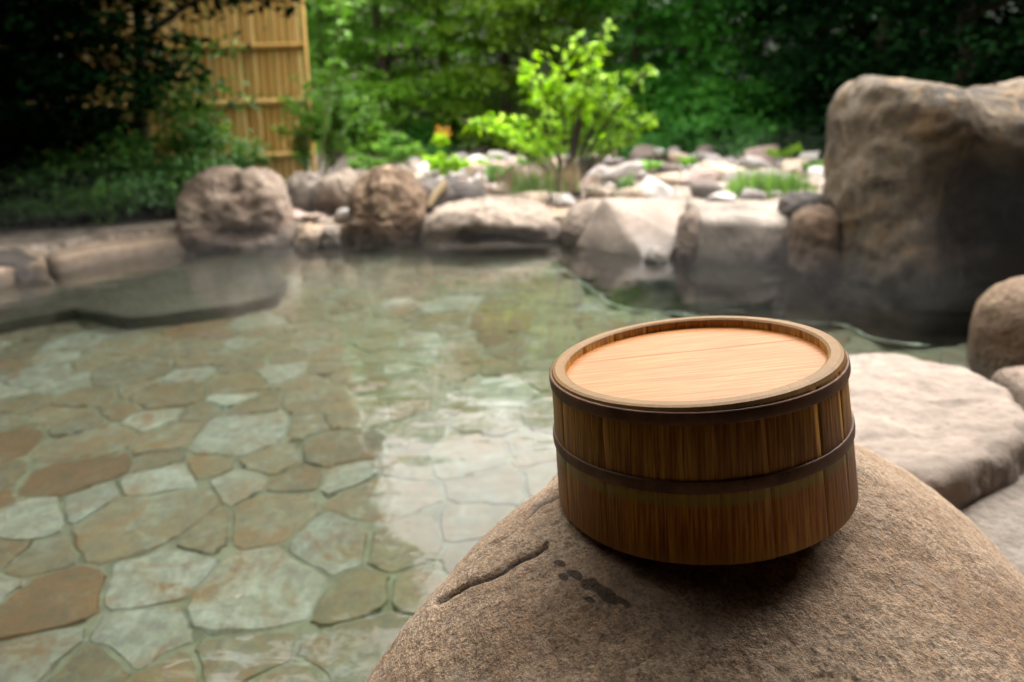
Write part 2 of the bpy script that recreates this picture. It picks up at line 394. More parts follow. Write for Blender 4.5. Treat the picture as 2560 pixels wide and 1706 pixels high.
# pale nosing strip where the paving ends above the deep part
pp = [Vector((a[0], a[1], ZF + .02)) for a in TR]
pth = []
for i in range(len(pp) - 1):
    a, b, c_, d_ = pp[max(i - 1, 0)], pp[i], pp[i + 1], pp[min(i + 2, len(pp) - 1)]
    for k in range(6):
        u = k / 6; pth.append(.5 * ((2 * b) + (c_ - a) * u + (2 * a - 5 * b + 4 * c_ - d_) * u * u + (3 * b - a - 3 * c_ + d_) * u ** 3))
V, f = sweep(pth, [.007 + .002 * math.sin(k * 1.7) for k in range(len(pth))], 8)
m, t, p = newmat('pale_cement_edge'); p.inputs['Base Color'].default_value = (.26, .31, .25, 1); p.inputs['Roughness'].default_value = .8
obj('pool_step_edge', pmesh('pool_step_edge', V, f, True), m, floor, label='pale cement nosing where the shallow floor ends')

# ------------------------------------------------------------------ water
wx = np.arange(-5.0, 3.6, .05); wy = np.arange(-.7, 4.75, .05); WX, WY = np.meshgrid(wx, wy)
P3 = np.column_stack([WX.ravel(), WY.ravel(), np.zeros(WX.size)])
WZ = .0006 * fbm(P3 * np.array([2.2, 3.4, 1]), 3)
nx, ny = len(wx), len(wy); ii = (np.arange(ny - 1)[:, None] * nx + np.arange(nx - 1)[None]).ravel()
m, t, p = newmat('clear_hot_spring_water'); g = N(t, 'ShaderNodeNewGeometry'); pos = g.outputs['Position']
p.inputs['Base Color'].default_value = (.91, .98, .915, 1); p.inputs['Roughness'].default_value = 0.0; p.inputs['IOR'].default_value = 1.345
p.inputs['Transmission Weight'].default_value = 1
mp = N(t, 'ShaderNodeMapping'); mp.inputs['Scale'].default_value = (1, 1.7, 1); t.links.new(pos, mp.inputs[0])
bump(t, p, noise(t, mp.outputs[0], 5.5, 2.2, .45), .42, .010)
obj('water', mesh('water', np.column_stack([P3[:, :2], WZ]), np.stack([ii, ii + 1, ii + nx + 1, ii + nx], -1)), m, kind='structure')

# ------------------------------------------------------------------ rocks: inflated outlines and slabs
def inflate(name, px, ymid, depth, mat, label, cat='rock', amp=.03, freq=4., res=(120, 60), power=.75, seed=0, hollows=(), extra=None, lean=0.):
    P = np.array([ony(x, y, ymid) for x, y in px]); poly = P[:, [0, 2]]; c = (poly.max(0) + poly.min(0)) / 2
    TH = np.linspace(0, 2 * np.pi, res[0] + 1)[:-1]; R_ = polyR(poly, c, TH, 2)
    ph = np.linspace(.03, np.pi - .03, res[1]); rho = np.sin(ph) ** power; yy = -np.cos(ph) * depth
    rings = np.stack([c[0] + np.outer(rho, R_ * np.cos(TH)), ymid + np.repeat(yy[:, None], len(TH), 1), c[1] + np.outer(rho, R_ * np.sin(TH))], -1)
    rings[..., 1] += lean * (rings[..., 2] - c[1])
    me = outward(polar_mesh(name, rings)); off = seed * 7.7
    def fn(co):
        d = min(.006, amp * .18) * fbm(co * 24 + off, 4, .6) + amp * fbm(co * freq + off, 5, .55) - amp * .9 * np.abs(fbm(co * freq * 1.3 * np.array([1, 1, 1.6]) + off + 9, 4)) + amp * .3
        if hollows:
            q_ = proj(co)
            for hx, hy, rx, ry, dep in hollows:
                wgt = np.exp(-(((q_[:, 0] - hx) / rx) ** 2 + ((q_[:, 1] - hy) / ry) ** 2) ** 1.3)
                d = d - dep * wgt * (co[:, 1] < ymid + .02)
        return d
    displace(me, fn)
    return recentre(obj(name, me, mat, label=label, cat=cat))
def slab(name, px, ztop, zbot, mat, label, cat='rock', amp=.012, freq=5., flare=.05, res=(140, 40), seed=0, rnd_=.04, dome=.01, tilt=(0, 0), smooth=2, fn2=None, parent=None):
    P = np.array([onz(x, y, ztop)[:2] for x, y in px]); c = P.mean(0)
    TH = np.linspace(0, 2 * np.pi, res[0] + 1)[:-1]; R_ = polyR(P, c, TH, smooth); Rm = R_.mean()
    prof = [(x, ztop + dome * (1 - x * x)) for x in np.linspace(.03, 1 - rnd_ / Rm, res[1] // 2)]
    for a in np.linspace(0, np.pi / 2, 7)[1:]: prof.append((1 - rnd_ / Rm * (1 - math.sin(a)), ztop - rnd_ * (1 - math.cos(a))))
    for z in np.linspace(ztop - rnd_, zbot, res[1] // 2)[1:]: prof.append((1 + flare / Rm * ((ztop - rnd_ - z) / (ztop - rnd_ - zbot)), z))
    for r_ in (.7, .35, .05): prof.append((r_, zbot))
    rings = np.array([[(c[0] + rr * R * math.cos(a), c[1] + rr * R * math.sin(a), z) for a, R in zip(TH, R_)] for rr, z in prof])
    rings[..., 2] += (tilt[0] * (rings[..., 0] - c[0]) + tilt[1] * (rings[..., 1] - c[1])) * (rings[..., 2] > zbot + .5 * (ztop - zbot))
    me = outward(polar_mesh(name, rings)); off = seed * 5.3
    displace(me, lambda co: amp * fbm(co * freq + off, 5, .5) + (fn2(co) if fn2 else 0))
    o = obj(name, me, mat, parent, label=label, cat=cat); return recentre(o) if parent is None else o

YA = onz(600, 622)[1]
inflate('rim_boulder', [(480, 672), (450, 612), (455, 560), (462, 500), (478, 455), (508, 430), (545, 420), (575, 424), (598, 440), (618, 436), (650, 424), (680, 430), (700, 448), (712, 490), (722, 540), (738, 585), (742, 615), (706, 672)],
        YA + .22, .24, ROCK['pinkgrey'], 'pinkish grey double-humped boulder on the pool rim in front of the bamboo fence', amp=.055, freq=5, seed=1,
        hollows=((560, 470, 45, 28, .05), (600, 588, 60, 18, .13), (630, 520, 14, 70, .03), (500, 560, 22, 40, .03)))
YB = onz(950, 612)[1]
inflate('rim_boulder', [(835, 640), (850, 590), (872, 560), (882, 520), (880, 480), (900, 446), (935, 425), (980, 424), (1025, 430), (1045, 460), (1058, 500), (1062, 540), (1056, 600), (1055, 645)],
        YB + .2, .22, ROCK['brown'], 'rough reddish brown upright boulder on the pool rim with a pale cap', amp=.05, freq=8, seed=2, hollows=((905, 470, 18, 30, .03), (985, 500, 20, 20, .03)))
slab('rim_stone', [(715, 503), (890, 500), (882, 566), (742, 574)], .10, -.3, ROCK['ledge'], 'low flat tan stone between the two upright rim boulders', seed=3, flare=.07)
inflate('rim_stone', [(735, 640), (745, 590), (770, 568), (800, 572), (808, 600), (800, 640)], onz(770, 617)[1] + .03, .09, ROCK['ledge'], 'small knobbly tan stone at the waterline beside the double-humped boulder', amp=.03, freq=9, seed=4)
inflate('rim_stone', [(798, 640), (800, 590), (820, 566), (850, 575), (862, 600), (860, 640)], onz(840, 615)[1] + .03, .08, ROCK['grey'], 'small brownish wedge stone at the waterline left of the reddish boulder', amp=.03, freq=9, seed=5)
YC = onz(1240, 618)[1]
inflate('rim_boulder', [(1052, 650), (1056, 590), (1066, 550), (1100, 520), (1160, 502), (1230, 495), (1310, 505), (1370, 525), (1418, 553), (1432, 588), (1428, 618), (1420, 650)],
        YC + .34, .36, ROCK['pale'], 'long pale sandy boulder with dark undercut overhanging the far pool edge', amp=.045, freq=5, seed=6,
        hollows=((1235, 598, 120, 26, .16), (1390, 620, 60, 10, .08)))
slab('rim_slab', [(1185, 492), (1520, 487), (1530, 540), (1440, 548), (1300, 540), (1200, 515)], .13, -.35, ROCK['ledge'], 'flat cream slab behind the long pale boulder and the faceted stone', seed=7, flare=.03)
# faceted stone
A1 = onz(1438, 620); A2 = onz(1612, 650); A3 = onz(1665, 650)
inflate('rim_stone', [(1396, 660), (1400, 570), (1425, 522), (1480, 498), (1530, 500), (1520, 660)], A1[1] + .30, .16, ROCK['pale'], 'cream sloping stone filling the gap left of the faceted stone', amp=.012, freq=6, seed=27, res=(80, 40))
ap = ony(1508, 495, A1[1] + .04); tr_ = ony(1716, 500, A1[1] + .42); rl = ony(1704, 598, A3[1] + .10); tl = ony(1500, 497, A1[1] + .5)
dn = np.array([0, 0, -.35])
pts = [A1 + dn, A2 + dn, A3 + dn, A1, A2, A3, ap, tr_, rl, tl, tr_ + [0, 0, -.6], tl + [0, 0, -.6], A1 + [0, .45, -.3], rl + [0, 0, -.4]]
bm = bmesh.new(); [bm.verts.new(tuple(p_)) for p_ in pts]; bmesh.ops.convex_hull(bm, input=bm.verts)
bmesh.ops.delete(bm, geom=[v for v in bm.verts if not v.link_faces], context='VERTS')
bmesh.ops.bevel(bm, geom=list(bm.edges), offset=.016, segments=2, affect='EDGES', profile=.6)
bmesh.ops.triangulate(bm, faces=bm.faces); bmesh.ops.subdivide_edges(bm, edges=bm.edges, cuts=6, use_grid_fill=True)
me = bpy.data.meshes.new('faceted_stone'); bm.to_mesh(me); bm.free(); me.polygons.foreach_set('use_smooth', [False] * len(me.polygons))
displace(me, lambda co: .013 * fbm(co * 8, 5, .55)); me.polygons.foreach_set('use_smooth', [True] * len(me.polygons))
recentre(obj('rim_boulder', me, ROCK['cream'], label='faceted stone with smooth pale sloping triangular top and shaded left side at the water', cat='rock'))
inflate('rim_stone', [(1612, 690), (1612, 640), (1626, 622), (1650, 620), (1668, 635), (1672, 690)], A3[1] - .02, .05, ROCK['grey'], 'fist-sized pale stone at the foot of the faceted stone', amp=.015, freq=14, seed=8, res=(50, 26))
slab('rim_boulder', [(1712, 500), (1968, 503), (1992, 545), (1900, 556), (1750, 553), (1735, 520)], .20, -.35, ROCK['grey'], 'blocky grey stone with pale flat top right of the faceted stone', seed=9, flare=.07, amp=.04, freq=4, rnd_=.04, tilt=(-.04, 0))
inflate('rim_stone', [(1690, 690), (1688, 610), (1700, 560), (1712, 530), (1738, 522), (1752, 560), (1756, 620), (1750, 690)], onz(1720, 650)[1] + .09, .10, ROCK['pinkgrey'], 'narrow upright stone wedged between faceted stone and blocky grey stone', amp=.03, freq=9, seed=10, res=(70, 36))
inflate('rim_stone', [(1985, 710), (1980, 600), (1992, 540), (2020, 518), (2070, 515), (2090, 600), (2090, 720)], onz(2030, 690)[1] + .12, .14, ROCK['brown'], 'ochre brown stone squeezed between blocky grey stone and the tall rock', amp=.03, freq=7, seed=11, res=(80, 40))
inflate('rim_stone', [(1955, 540), (1958, 505), (1985, 484), (2030, 480), (2058, 495), (2060, 540)], onz(2030, 690)[1] + .42, .15, ROCK['dark'], 'rounded dark grey stone with pale streak lying behind the ochre brown stone', amp=.02, freq=8, seed=12, res=(70, 36))
# left coping
slab('rim_slab', [(115, 566), (300, 540), (462, 520), (466, 592), (300, 614), (118, 652)], .085, -.3, ROCK['ledge'], 'long tan coping slab at the left pool edge beside the double-humped boulder', seed=13, flare=.05, amp=.02, rnd_=.035, smooth=1)
slab('rim_slab', [(-420, 690), (-60, 600), (108, 568), (112, 655), (20, 668), (-150, 720), (-400, 800)], .085, -.3, ROCK['ledge'], 'tan coping slab running out of the picture at the far left', seed=14, flare=.05, amp=.02, rnd_=.035, smooth=1)
slab('back_coping', [(-420, 640), (0, 549), (200, 528), (466, 508), (466, 524), (200, 548), (0, 574), (-420, 672)], .12, -.05, ROCK['ledge'], 'narrow upper row of ochre layered coping stone against the dark soil bank', seed=15, flare=.02, amp=.012, rnd_=.02, smooth=0, dome=0)
inflate('rim_stone', [(-70, 740), (-60, 660), (-20, 632), (30, 630), (72, 642), (98, 668), (108, 695), (100, 740)], onz(40, 705)[1] + .08, .12, ROCK['dark'], 'rounded dark stone at the waterline in the lower left corner of the coping', amp=.02, freq=7, seed=16, res=(80, 40))
# submerged grey step slab
UW = rock_mat('submerged_grey_slab_stone', (.12, .11, .08), (.08, .072, .052), (.04, .035, .022), 3, .2, wet=False)
Pq = [onfloor(x, y, -.2)[:2] for x, y in [(-200, 770), (0, 735), (270, 700), (480, 672), (600, 655), (690, 662), (716, 700), (690, 742), (560, 766), (400, 786), (320, 796), (250, 782), (150, 765), (60, 775), (-200, 850)]]
sq = [tuple(proj(np.array([[a, b, -.2]]))[0]) for a, b in Pq]
slab('submerged_step', sq, -.2, -.47, UW, 'flat grey step slab lying under water along the left rim', 'step', amp=.012, smooth=1, rnd_=.02, flare=.0, seed=17)
for k_, (xa, xb, yy_) in enumerate(((1000, 1190, 0), (1200, 1420, 0))):
    pass
# rocks just behind the rim
inflate('bank_rock', [(1005, 540), (1010, 470), (1035, 448), (1130, 452), (1200, 462), (1220, 488), (1195, 518), (1190, 540)], YC + .75, .18, ROCK['dark'], 'dark flat layered rock behind the reddish brown boulder', amp=.03, freq=7, seed=18, power=.55, res=(90, 44))
V, f = sweep([ony(1072, 515, YC + .53), ony(1090, 486, YC + .55), ony(1116, 455, YC + .57)], [.022, .025, .022], 7)
recentre(obj('driftwood_stick', pmesh('driftwood_stick', V, f, True), STALK, label='short pale driftwood stick leaning on the dark flat rock', cat='stick'))
inflate('bank_rock', [(785, 520), (792, 475), (805, 452), (842, 430), (870, 423), (895, 440), (915, 470), (915, 520)], YB + .75, .2, ROCK['pale'], 'pale pointed rock just behind the low flat tan stone', amp=.03, freq=6, seed=19, res=(80, 40))
inflate('bank_rock', [(712, 530), (716, 455), (740, 432), (790, 430), (802, 460), (795, 530)], YB + .85, .16, ROCK['grey'], 'squat grey rock between the double-humped boulder and the pale pointed rock', amp=.03, freq=7, seed=20, res=(70, 36))
inflate('cap_stone', [(918, 440), (930, 424), (965, 416), (1010, 424), (1036, 436), (1030, 446), (960, 448)], YB + .22, .12, rock_mat('orange_tan_stone', (.62, .46, .30), (.5, .34, .2), (.3, .18, .1), 4, .2, wet=False), 'thin orange tan stone lying on top of the reddish brown boulder', amp=.008, freq=9, seed=21, res=(60, 30))
# tall rock on the right
YT = onz(2080, 740)[1]
SH_ = 26
BR = [(2030, 900), (2045, 800), (2052, 740), (2060, 640), (2066, 540), (2074, 400), (2082, 280), (2094, 232), (2116, 204), (2146, 194), (2200, 200), (2262, 214), (2320, 226), (2400, 228), (2470, 218), (2560, 204), (2680, 180), (2800, 175), (2930, 230), (2990, 400), (3000, 700), (2980, 950)]
BR = [(x + (SH_ if x < 2200 else 0), y) for x, y in BR]
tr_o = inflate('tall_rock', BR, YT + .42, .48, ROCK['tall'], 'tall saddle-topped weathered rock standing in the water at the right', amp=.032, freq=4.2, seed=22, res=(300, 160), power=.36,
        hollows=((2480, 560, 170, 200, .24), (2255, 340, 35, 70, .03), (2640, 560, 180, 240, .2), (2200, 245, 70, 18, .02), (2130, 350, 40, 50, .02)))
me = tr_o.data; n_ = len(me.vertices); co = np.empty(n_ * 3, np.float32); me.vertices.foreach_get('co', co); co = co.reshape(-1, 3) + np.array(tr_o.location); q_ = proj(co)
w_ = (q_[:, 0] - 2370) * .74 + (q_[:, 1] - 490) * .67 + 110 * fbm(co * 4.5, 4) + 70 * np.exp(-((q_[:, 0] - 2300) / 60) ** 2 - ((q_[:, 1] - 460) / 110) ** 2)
at = me.attributes.new('shade_stain', 'FLOAT', 'POINT'); at.data.foreach_set('value', np.clip(w_ / 130, 0, 1).astype(np.float32))  # shade of the rock's right side painted dark, with a brown stain patch
mt = ROCK['tall']; t = mt.node_tree; p = t.nodes['Principled BSDF']; src = p.inputs['Base Color'].links[0].from_socket; aw = N(t, 'ShaderNodeAttribute'); aw.attribute_name = 'shade_stain'
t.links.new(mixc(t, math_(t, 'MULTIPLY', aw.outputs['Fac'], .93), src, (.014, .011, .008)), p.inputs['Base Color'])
# right foreground
slab('flat_boulder', [(2010, 905), (2140, 872), (2230, 862), (2400, 900), (2530, 960), (2600, 1040), (2560, 1110), (2420, 1165), (2330, 1190), (2200, 1180), (2060, 1150), (1980, 1010)], .17, -.35, ROCK['cream'],
     'broad flat pale pinkish stone just behind the bucket at the water edge', amp=.014, freq=5, rnd_=.035, flare=.03, seed=23, res=(260, 110), dome=.004, fn2=lambda co: -.016 * np.abs(fbm(co * np.array([5, 9, 9]), 4, .55)) + .003 * fbm(co * 40, 3))
slab('paving_slab', [(2290, 1180), (2450, 1110), (2700, 1050), (2900, 1400), (2700, 1650), (2460, 1500), (2330, 1330)], .09, -.1, ROCK['grey'], 'dull grey stone ground slab between the boulder and the flat pale stone', 'stone', amp=.008, seed=24)
slab('paving_slab', [(2478, 912), (2560, 905), (2700, 930), (2760, 1010), (2640, 1030), (2545, 958)], .12, -.2, ROCK['pinkgrey'], 'small flat stone at the foot of the round brown boulder', 'stone', amp=.01, seed=25, res=(80, 24))
inflate('round_boulder', [(2448, 960), (2458, 880), (2466, 820), (2490, 762), (2530, 725), (2590, 700), (2700, 690), (2800, 760), (2830, 960)], onz(2480, 918, .10)[1] + .16, .17, ROCK['brown'], 'smooth round brown boulder cut off by the right picture edge', amp=.012, freq=6, seed=26, res=(110, 56))

# ------------------------------------------------------------------ the boulder that carries the bucket
K = 16; Rk = [0.484, 0.529, 0.532, 0.468, 0.376, 0.288, 0.234, 0.233, 0.293, 0.401, 0.484, 0.533, 0.552, 0.547, 0.525, 0.499]
MT, MR = 860, 420
TH = np.linspace(0, 2 * np.pi, MT + 1)[:-1]; tq = TH / (2 * np.pi) * K; iq = np.floor(tq).astype(int); u = tq - iq; Rk = np.array(Rk)
p0, p1, p2, p3 = [Rk[(iq + d) % K] for d in (-1, 0, 1, 2)]
RR = .5 * ((2 * p1) + (-p0 + p2) * u + (2 * p0 - 5 * p1 + 4 * p2 - p3) * u * u + (-p0 + 3 * p1 - 3 * p2 + p3) * u ** 3)
zt, H = .402, .75
s_ = np.linspace(.004, 1, MR) ; rho = np.sin(s_ * np.pi / 2); zz = zt - .5 * (1 - np.cos(s_ * np.pi / 2) ** .9)
rings = np.stack([.13 + np.outer(rho, RR * np.cos(TH)), .56 + np.outer(rho, RR * np.sin(TH)), np.repeat(zz[:, None], MT, 1)], -1)
sk = np.linspace(0, .5, 14)[1:]
skirt = np.stack([.13 + np.outer(1 + 0 * sk, RR * np.cos(TH)), .56 + np.outer(1 + 0 * sk, RR * np.sin(TH)), np.repeat((zz[-1] - sk)[:, None], MT, 1)], -1)
# a low shoulder under the far right of the bucket, so that it stands on the stone
bc_ = np.array([.1532, .5098, .4040]); tn_ = np.array([-.10056, .04102, .99409])
pl_ = bc_[2] - ((rings[..., 0] - bc_[0]) * tn_[0] + (rings[..., 1] - bc_[1]) * tn_[1]) / tn_[2] - .0008
for cx_, cy_, sg2 in ((.245, .565, .078), (.13, .625, .06)):
    w_ = np.exp(-(((rings[..., 0] - cx_) / sg2) ** 2 + ((rings[..., 1] - cy_) / sg2) ** 2)); rings[..., 2] += np.clip(pl_ - rings[..., 2], -.004, None) * np.clip(w_ * 1.15, 0, 1)
me = outward(polar_mesh('foreground_boulder', np.concatenate([rings, skirt])))
def segd(q, line):
    d = np.full(len(q), 1e9)
    for a, b in zip(line, line[1:]):
        a = np.array(a, float); b = np.array(b, float); e = b - a; tt = np.clip(((q - a) @ e) / (e @ e), 0, 1); d = np.minimum(d, np.hypot(*(q - a - tt[:, None] * e).T))
    return d
crackA = [(1395, 1240), (1350, 1262), (1300, 1305), (1262, 1345), (1225, 1362)]
crackB = [(1368, 1366), (1330, 1392), (1290, 1412), (1262, 1432), (1220, 1446), (1170, 1462), (1130, 1476), (1085, 1500)]
wetpts = [(1402, 1414, 22, 12), (1440, 1444, 32, 14), (1482, 1468, 46, 22), (1522, 1492, 48, 22), (1562, 1508, 30, 10), (1478, 1506, 26, 9), (1412, 1450, 20, 12)]
ATT = {}
def bfn(co):
    q = proj(co); top = co[:, 2] > 0
    d = .012 * fbm(co * 5 + 3, 3) * np.clip((np.hypot(co[:, 0] - .15, co[:, 1] - .55) - .08) / .15, 0, 1)
    f1 = fbm(co * 60, 3, .6); d += .0015 * f1
    f2 = perlin(co * 240. + 4) ; patch = np.clip(fbm(co * 9 + 40, 2) * 1.6 + .35, 0, 1)
    d -= .0024 * np.clip(f2 - .18, 0, .4) / .4 * patch
    d += .0007 * perlin(co * 330)
    wob = 7 * perlin(co * 45)
    for ln, wdt, dep in ((crackA, 5, .003), (crackB, 6, .0045)):
        ds = segd(q + wob[:, None] * .6, ln); d -= dep * np.exp(-(ds / wdt) ** 2) * top
    ds = segd(q + wob[:, None], [(1990, 1712), (2040, 1686), (2110, 1688), (2180, 1712)]); d -= .002 * np.exp(-(ds / 4) ** 2) * top
    w = np.zeros(len(co)); nn = perlin(co * 130) * .5
    for x, y, rx, ry in wetpts:
        dx, dy = q[:, 0] - x, q[:, 1] - y; a = .42; ddx = dx * math.cos(a) + dy * math.sin(a); ddy = -dx * math.sin(a) + dy * math.cos(a)
        w = np.maximum(w, np.clip(1.25 - ((ddx / rx) ** 2 + (ddy / ry) ** 2) ** .5 + nn, 0, 1))
    ds = segd(q + wob[:, None], crackB); w = np.maximum(w, np.clip(1.1 - ds / 9 + nn * .4, 0, 1) * .75)
    ds = segd(q + wob[:, None], crackA); w = np.maximum(w, np.clip(1.1 - ds / 6 + nn * .4, 0, 1) * .6)
    ATT['wet'] = (w * top).astype(np.float32); return d
displace(me, bfn)
at = me.attributes.new('wet', 'FLOAT', 'POINT'); at.data.foreach_set('value', ATT['wet'])
m, t, p = newmat('tan_boulder_stone'); g = N(t, 'ShaderNodeNewGeometry'); pos = g.outputs['Position']
c = ramp(t, noise(t, pos, 7, 5, .6, .3), [(.35, (.36, .235, .14)), (.5, (.55, .385, .25)), (.66, (.64, .485, .34))])
c = mixc(t, ramp(t, noise(t, pos, 330, 4, .7), [(.38, .7), (.52, 0.)]), c, (.15, .10, .07))
c = mixc(t, ramp(t, noise(t, pos, 150, 4, .75), [(.54, 0.), (.70, .6)]), c, (.62, .33, .15))
c = mixc(t, ramp(t, noise(t, pos, 260, 2, .6), [(.66, 0.), (.74, .45)]), c, (.6, .5, .4))
c = mixc(t, ramp(t, noise(t, pos, 120, 5, .75, .3), [(.40, .55), (.53, 0.)]), c, (.14, .092, .06))
c = mixc(t, ramp(t, noise(t, pos, 26, 5, .7, .3), [(.54, 0.), (.66, .35)]), c, (.50, .42, .33))
aw = N(t, 'ShaderNodeAttribute'); aw.attribute_name = 'wet'
wf = ramp(t, aw.outputs['Fac'], [(.35, 0.), (.6, 1.)])
c = mixc(t, math_(t, 'MULTIPLY', wf, .85), c, (.045, .022, .012)); t.links.new(c, p.inputs['Base Color'])
t.links.new(math_(t, 'SUBTRACT', .8, math_(t, 'MULTIPLY', wf, .65)), p.inputs['Roughness'])
bump(t, p, math_(t, 'ADD', noise(t, pos, 120, 6, .7), math_(t, 'MULTIPLY', noise(t, pos, 420, 3, .7), .5)), 1., .0045)
recentre(obj('foreground_boulder', me, m, label='large tan speckled boulder carrying the wooden bucket, with cracks and wet spots', cat='boulder'))

# ------------------------------------------------------------------ the bucket, upside down
TT = Vector((0.14180715, 0.51446796, 0.51695654)); TN = Vector((-0.10055962, 0.04101529, 0.99408526)).normalized(); TH_ = .1136
base = TT - TN * TH_
tub = empty('wooden_bucket', base, 'round wooden bath bucket turned upside down on the tan boulder', 'bucket')
tub.rotation_mode = 'QUATERNION'; tub.rotation_quaternion = Vector((0, 0, 1)).rotation_difference(TN)
RTOP, RBOT, WALL = .112, .1195, .0118
def rad(z): return RBOT + (RTOP - RBOT) * (z / TH_)
def wood(name, cols, vert=True, fine=480, extra=None, rough=.5, coat=.0):
    m, t, p = newmat(name); uv = N(t, 'ShaderNodeUVMap'); oi = N(t, 'ShaderNodeObjectInfo')
    va = N(t, 'ShaderNodeVectorMath'); va.operation = 'ADD'; t.links.new(uv.outputs[0], va.inputs[0])
    rr = math_(t, 'MULTIPLY', oi.outputs['Random'], 3.); cx = N(t, 'ShaderNodeCombineXYZ'); t.links.new(rr, cx.inputs[0]); t.links.new(rr, cx.inputs[1]); t.links.new(cx.outputs[0], va.inputs[1])
    mp = N(t, 'ShaderNodeMapping'); mp.inputs['Scale'].default_value = (1, .035, 1); t.links.new(va.outputs[0], mp.inputs[0])
    n1 = noise(t, mp.outputs[0], fine, 3, .6, .15)
    n3 = noise(t, mp.outputs[0], fine * .22, 3, .6, .2)
    c = ramp(t, n1, [(.36, cols[0]), (.5, cols[1]), (.62, cols[2])])
    c = mixc(t, ramp(t, n3, [(.4, .0), (.65, .55)]), c, cols[0])
    if extra: c = extra(t, c, uv, n1)
    hv = N(t, 'ShaderNodeHueSaturation'); t.links.new(c, hv.inputs['Color']); t.links.new(math_(t, 'ADD', .93, math_(t, 'MULTIPLY', oi.outputs['Random'], .14)), hv.inputs['Value'])
    t.links.new(hv.outputs[0], p.inputs['Base Color']); p.inputs['Roughness'].default_value = rough
    p.inputs['Specular IOR Level'].default_value = .3; p.inputs['Coat Weight'].default_value = coat; p.inputs['Coat Roughness'].default_value = .25
    bump(t, p, math_(t, 'ADD', n1, math_(t, 'MULTIPLY', noise(t, uv.outputs[0], 900, 2, .5), .2)), .35, .0008)
    return m
def stave_extra(t, c, uv, n1):
    tc = N(t, 'ShaderNodeUVMap'); sx = N(t, 'ShaderNodeSeparateXYZ'); t.links.new(tc.outputs[0], sx.inputs[0]); z = sx.outputs[1]
    # algal-yellow band below the lower hoop, paler wet edge at the mouth and crown
    w = math_(t, 'ADD', z, math_(t, 'MULTIPLY', noise(t, uv.outputs[0], 60, 3), .004))
    band = ramp(t, w, [(.0445, 0.), (.0475, 1.), (.0515, 1.), (.0545, .1)]); band2 = ramp(t, w, [(0., .55), (.010, .1), (.02, 0.)])
    c = mixc(t, math_(t, 'MULTIPLY', band, .75), c, (.30, .27, .05))
    c = mixc(t, band2, c, (.42, .25, .06))
    c = mixc(t, ramp(t, w, [(.1095, 0.), (.112, .85)]), c, (.28, .16, .06))
    sp = ramp(t, noise(t, uv.outputs[0], 700, 2, .5), [(.66, 0.), (.70, 1.)]); pt = ramp(t, noise(t, uv.outputs[0], 45, 2, .5), [(.55, 0.), (.66, .7)])
    return mixc(t, math_(t, 'MULTIPLY', sp, pt), c, (.62, .48, .28))
WSTAVE = wood('wet_cedar_staves', ((.22, .062, .003), (.45, .17, .012), (.62, .31, .04)), extra=stave_extra, rough=.5, coat=.0)
def board_extra(t, c, uv, n1):
    vr = N(t, 'ShaderNodeTexVoronoi'); vr.inputs['Scale'].default_value = 26; t.links.new(uv.outputs[0], vr.inputs['Vector'])
    kn = ramp(t, vr.outputs['Distance'], [(.0, .0), (.05, 0.)]); return c
WBOARD = wood('pale_cedar_board', ((.46, .165, .045), (.55, .23, .07), (.62, .30, .105)), fine=420, extra=board_extra, rough=.42, coat=.06)
def add_uv(me, fn):
    uv = me.uv_layers.new(name='UVMap'); n = len(me.loops); vi = np.empty(n, np.int32); me.loops.foreach_get('vertex_index', vi)
    co = np.empty(len(me.vertices) * 3, np.float32); me.vertices.foreach_get('co', co); co = co.reshape(-1, 3)
    uv.data.foreach_set('uv', np.asarray(fn(co[vi]), np.float32).ravel())
NS = 19; edges_ = np.cumsum([rnd.uniform(.75, 1.3) for _ in range(NS)]); edges_ = edges_ / edges_[-1] * 2 * math.pi - 2.02
for k in range(NS):
    a0 = edges_[k - 1] if k else edges_[-1] - 2 * math.pi; a1 = edges_[k]; g0 = .0003
    nseg = 8; prof = [(0, 0), (TH_ - .0035, 0), (TH_ - .001, -.0012), (TH_, -.0035), (TH_, -WALL + .002), (TH_ - .0015, -WALL), (0, -WALL)]
    V = []; f = []; dr = rnd.uniform(-.0001, .0001); dz = rnd.uniform(-.0004, .0002)
    for i in range(nseg + 1):
        a = a0 + (a1 - a0) * i / nseg; ins = 0
        if i == 0: a += g0
        if i == nseg: a -= g0
        for j, (z, dr_) in enumerate(prof):
            r_ = rad(z) + dr_ + dr + rnd.uniform(-.00003, .00003); V.append((r_ * math.cos(a), r_ * math.sin(a), z + (dz if j in (0, 6) else 0)))
        if i in (0, nseg):
            pass
    npf = len(prof)
    for i in range(nseg):
        for j in range(npf): f.append((i * npf + j, (i + 1) * npf + j, (i + 1) * npf + (j + 1) % npf, i * npf + (j + 1) % npf))
    f.append(tuple(range(npf))); f.append(tuple(nseg * npf + j for j in reversed(range(npf))))
    me = outward(pmesh('stave', V, f))
    for pl in me.polygons: pl.use_smooth = len(pl.vertices) == 4 and abs(pl.normal.z) < .25
    def suv(co, am=(a0 + a1) / 2):
        a = (np.arctan2(co[:, 1], co[:, 0]) - am + np.pi) % (2 * np.pi) - np.pi; r_ = np.hypot(co[:, 0], co[:, 1])
        return np.stack([a * .115 + (r_ - .115) * .6, co[:, 2] + 0 * a], -1)
    add_uv(me, suv); obj('stave', me, WSTAVE, tub)
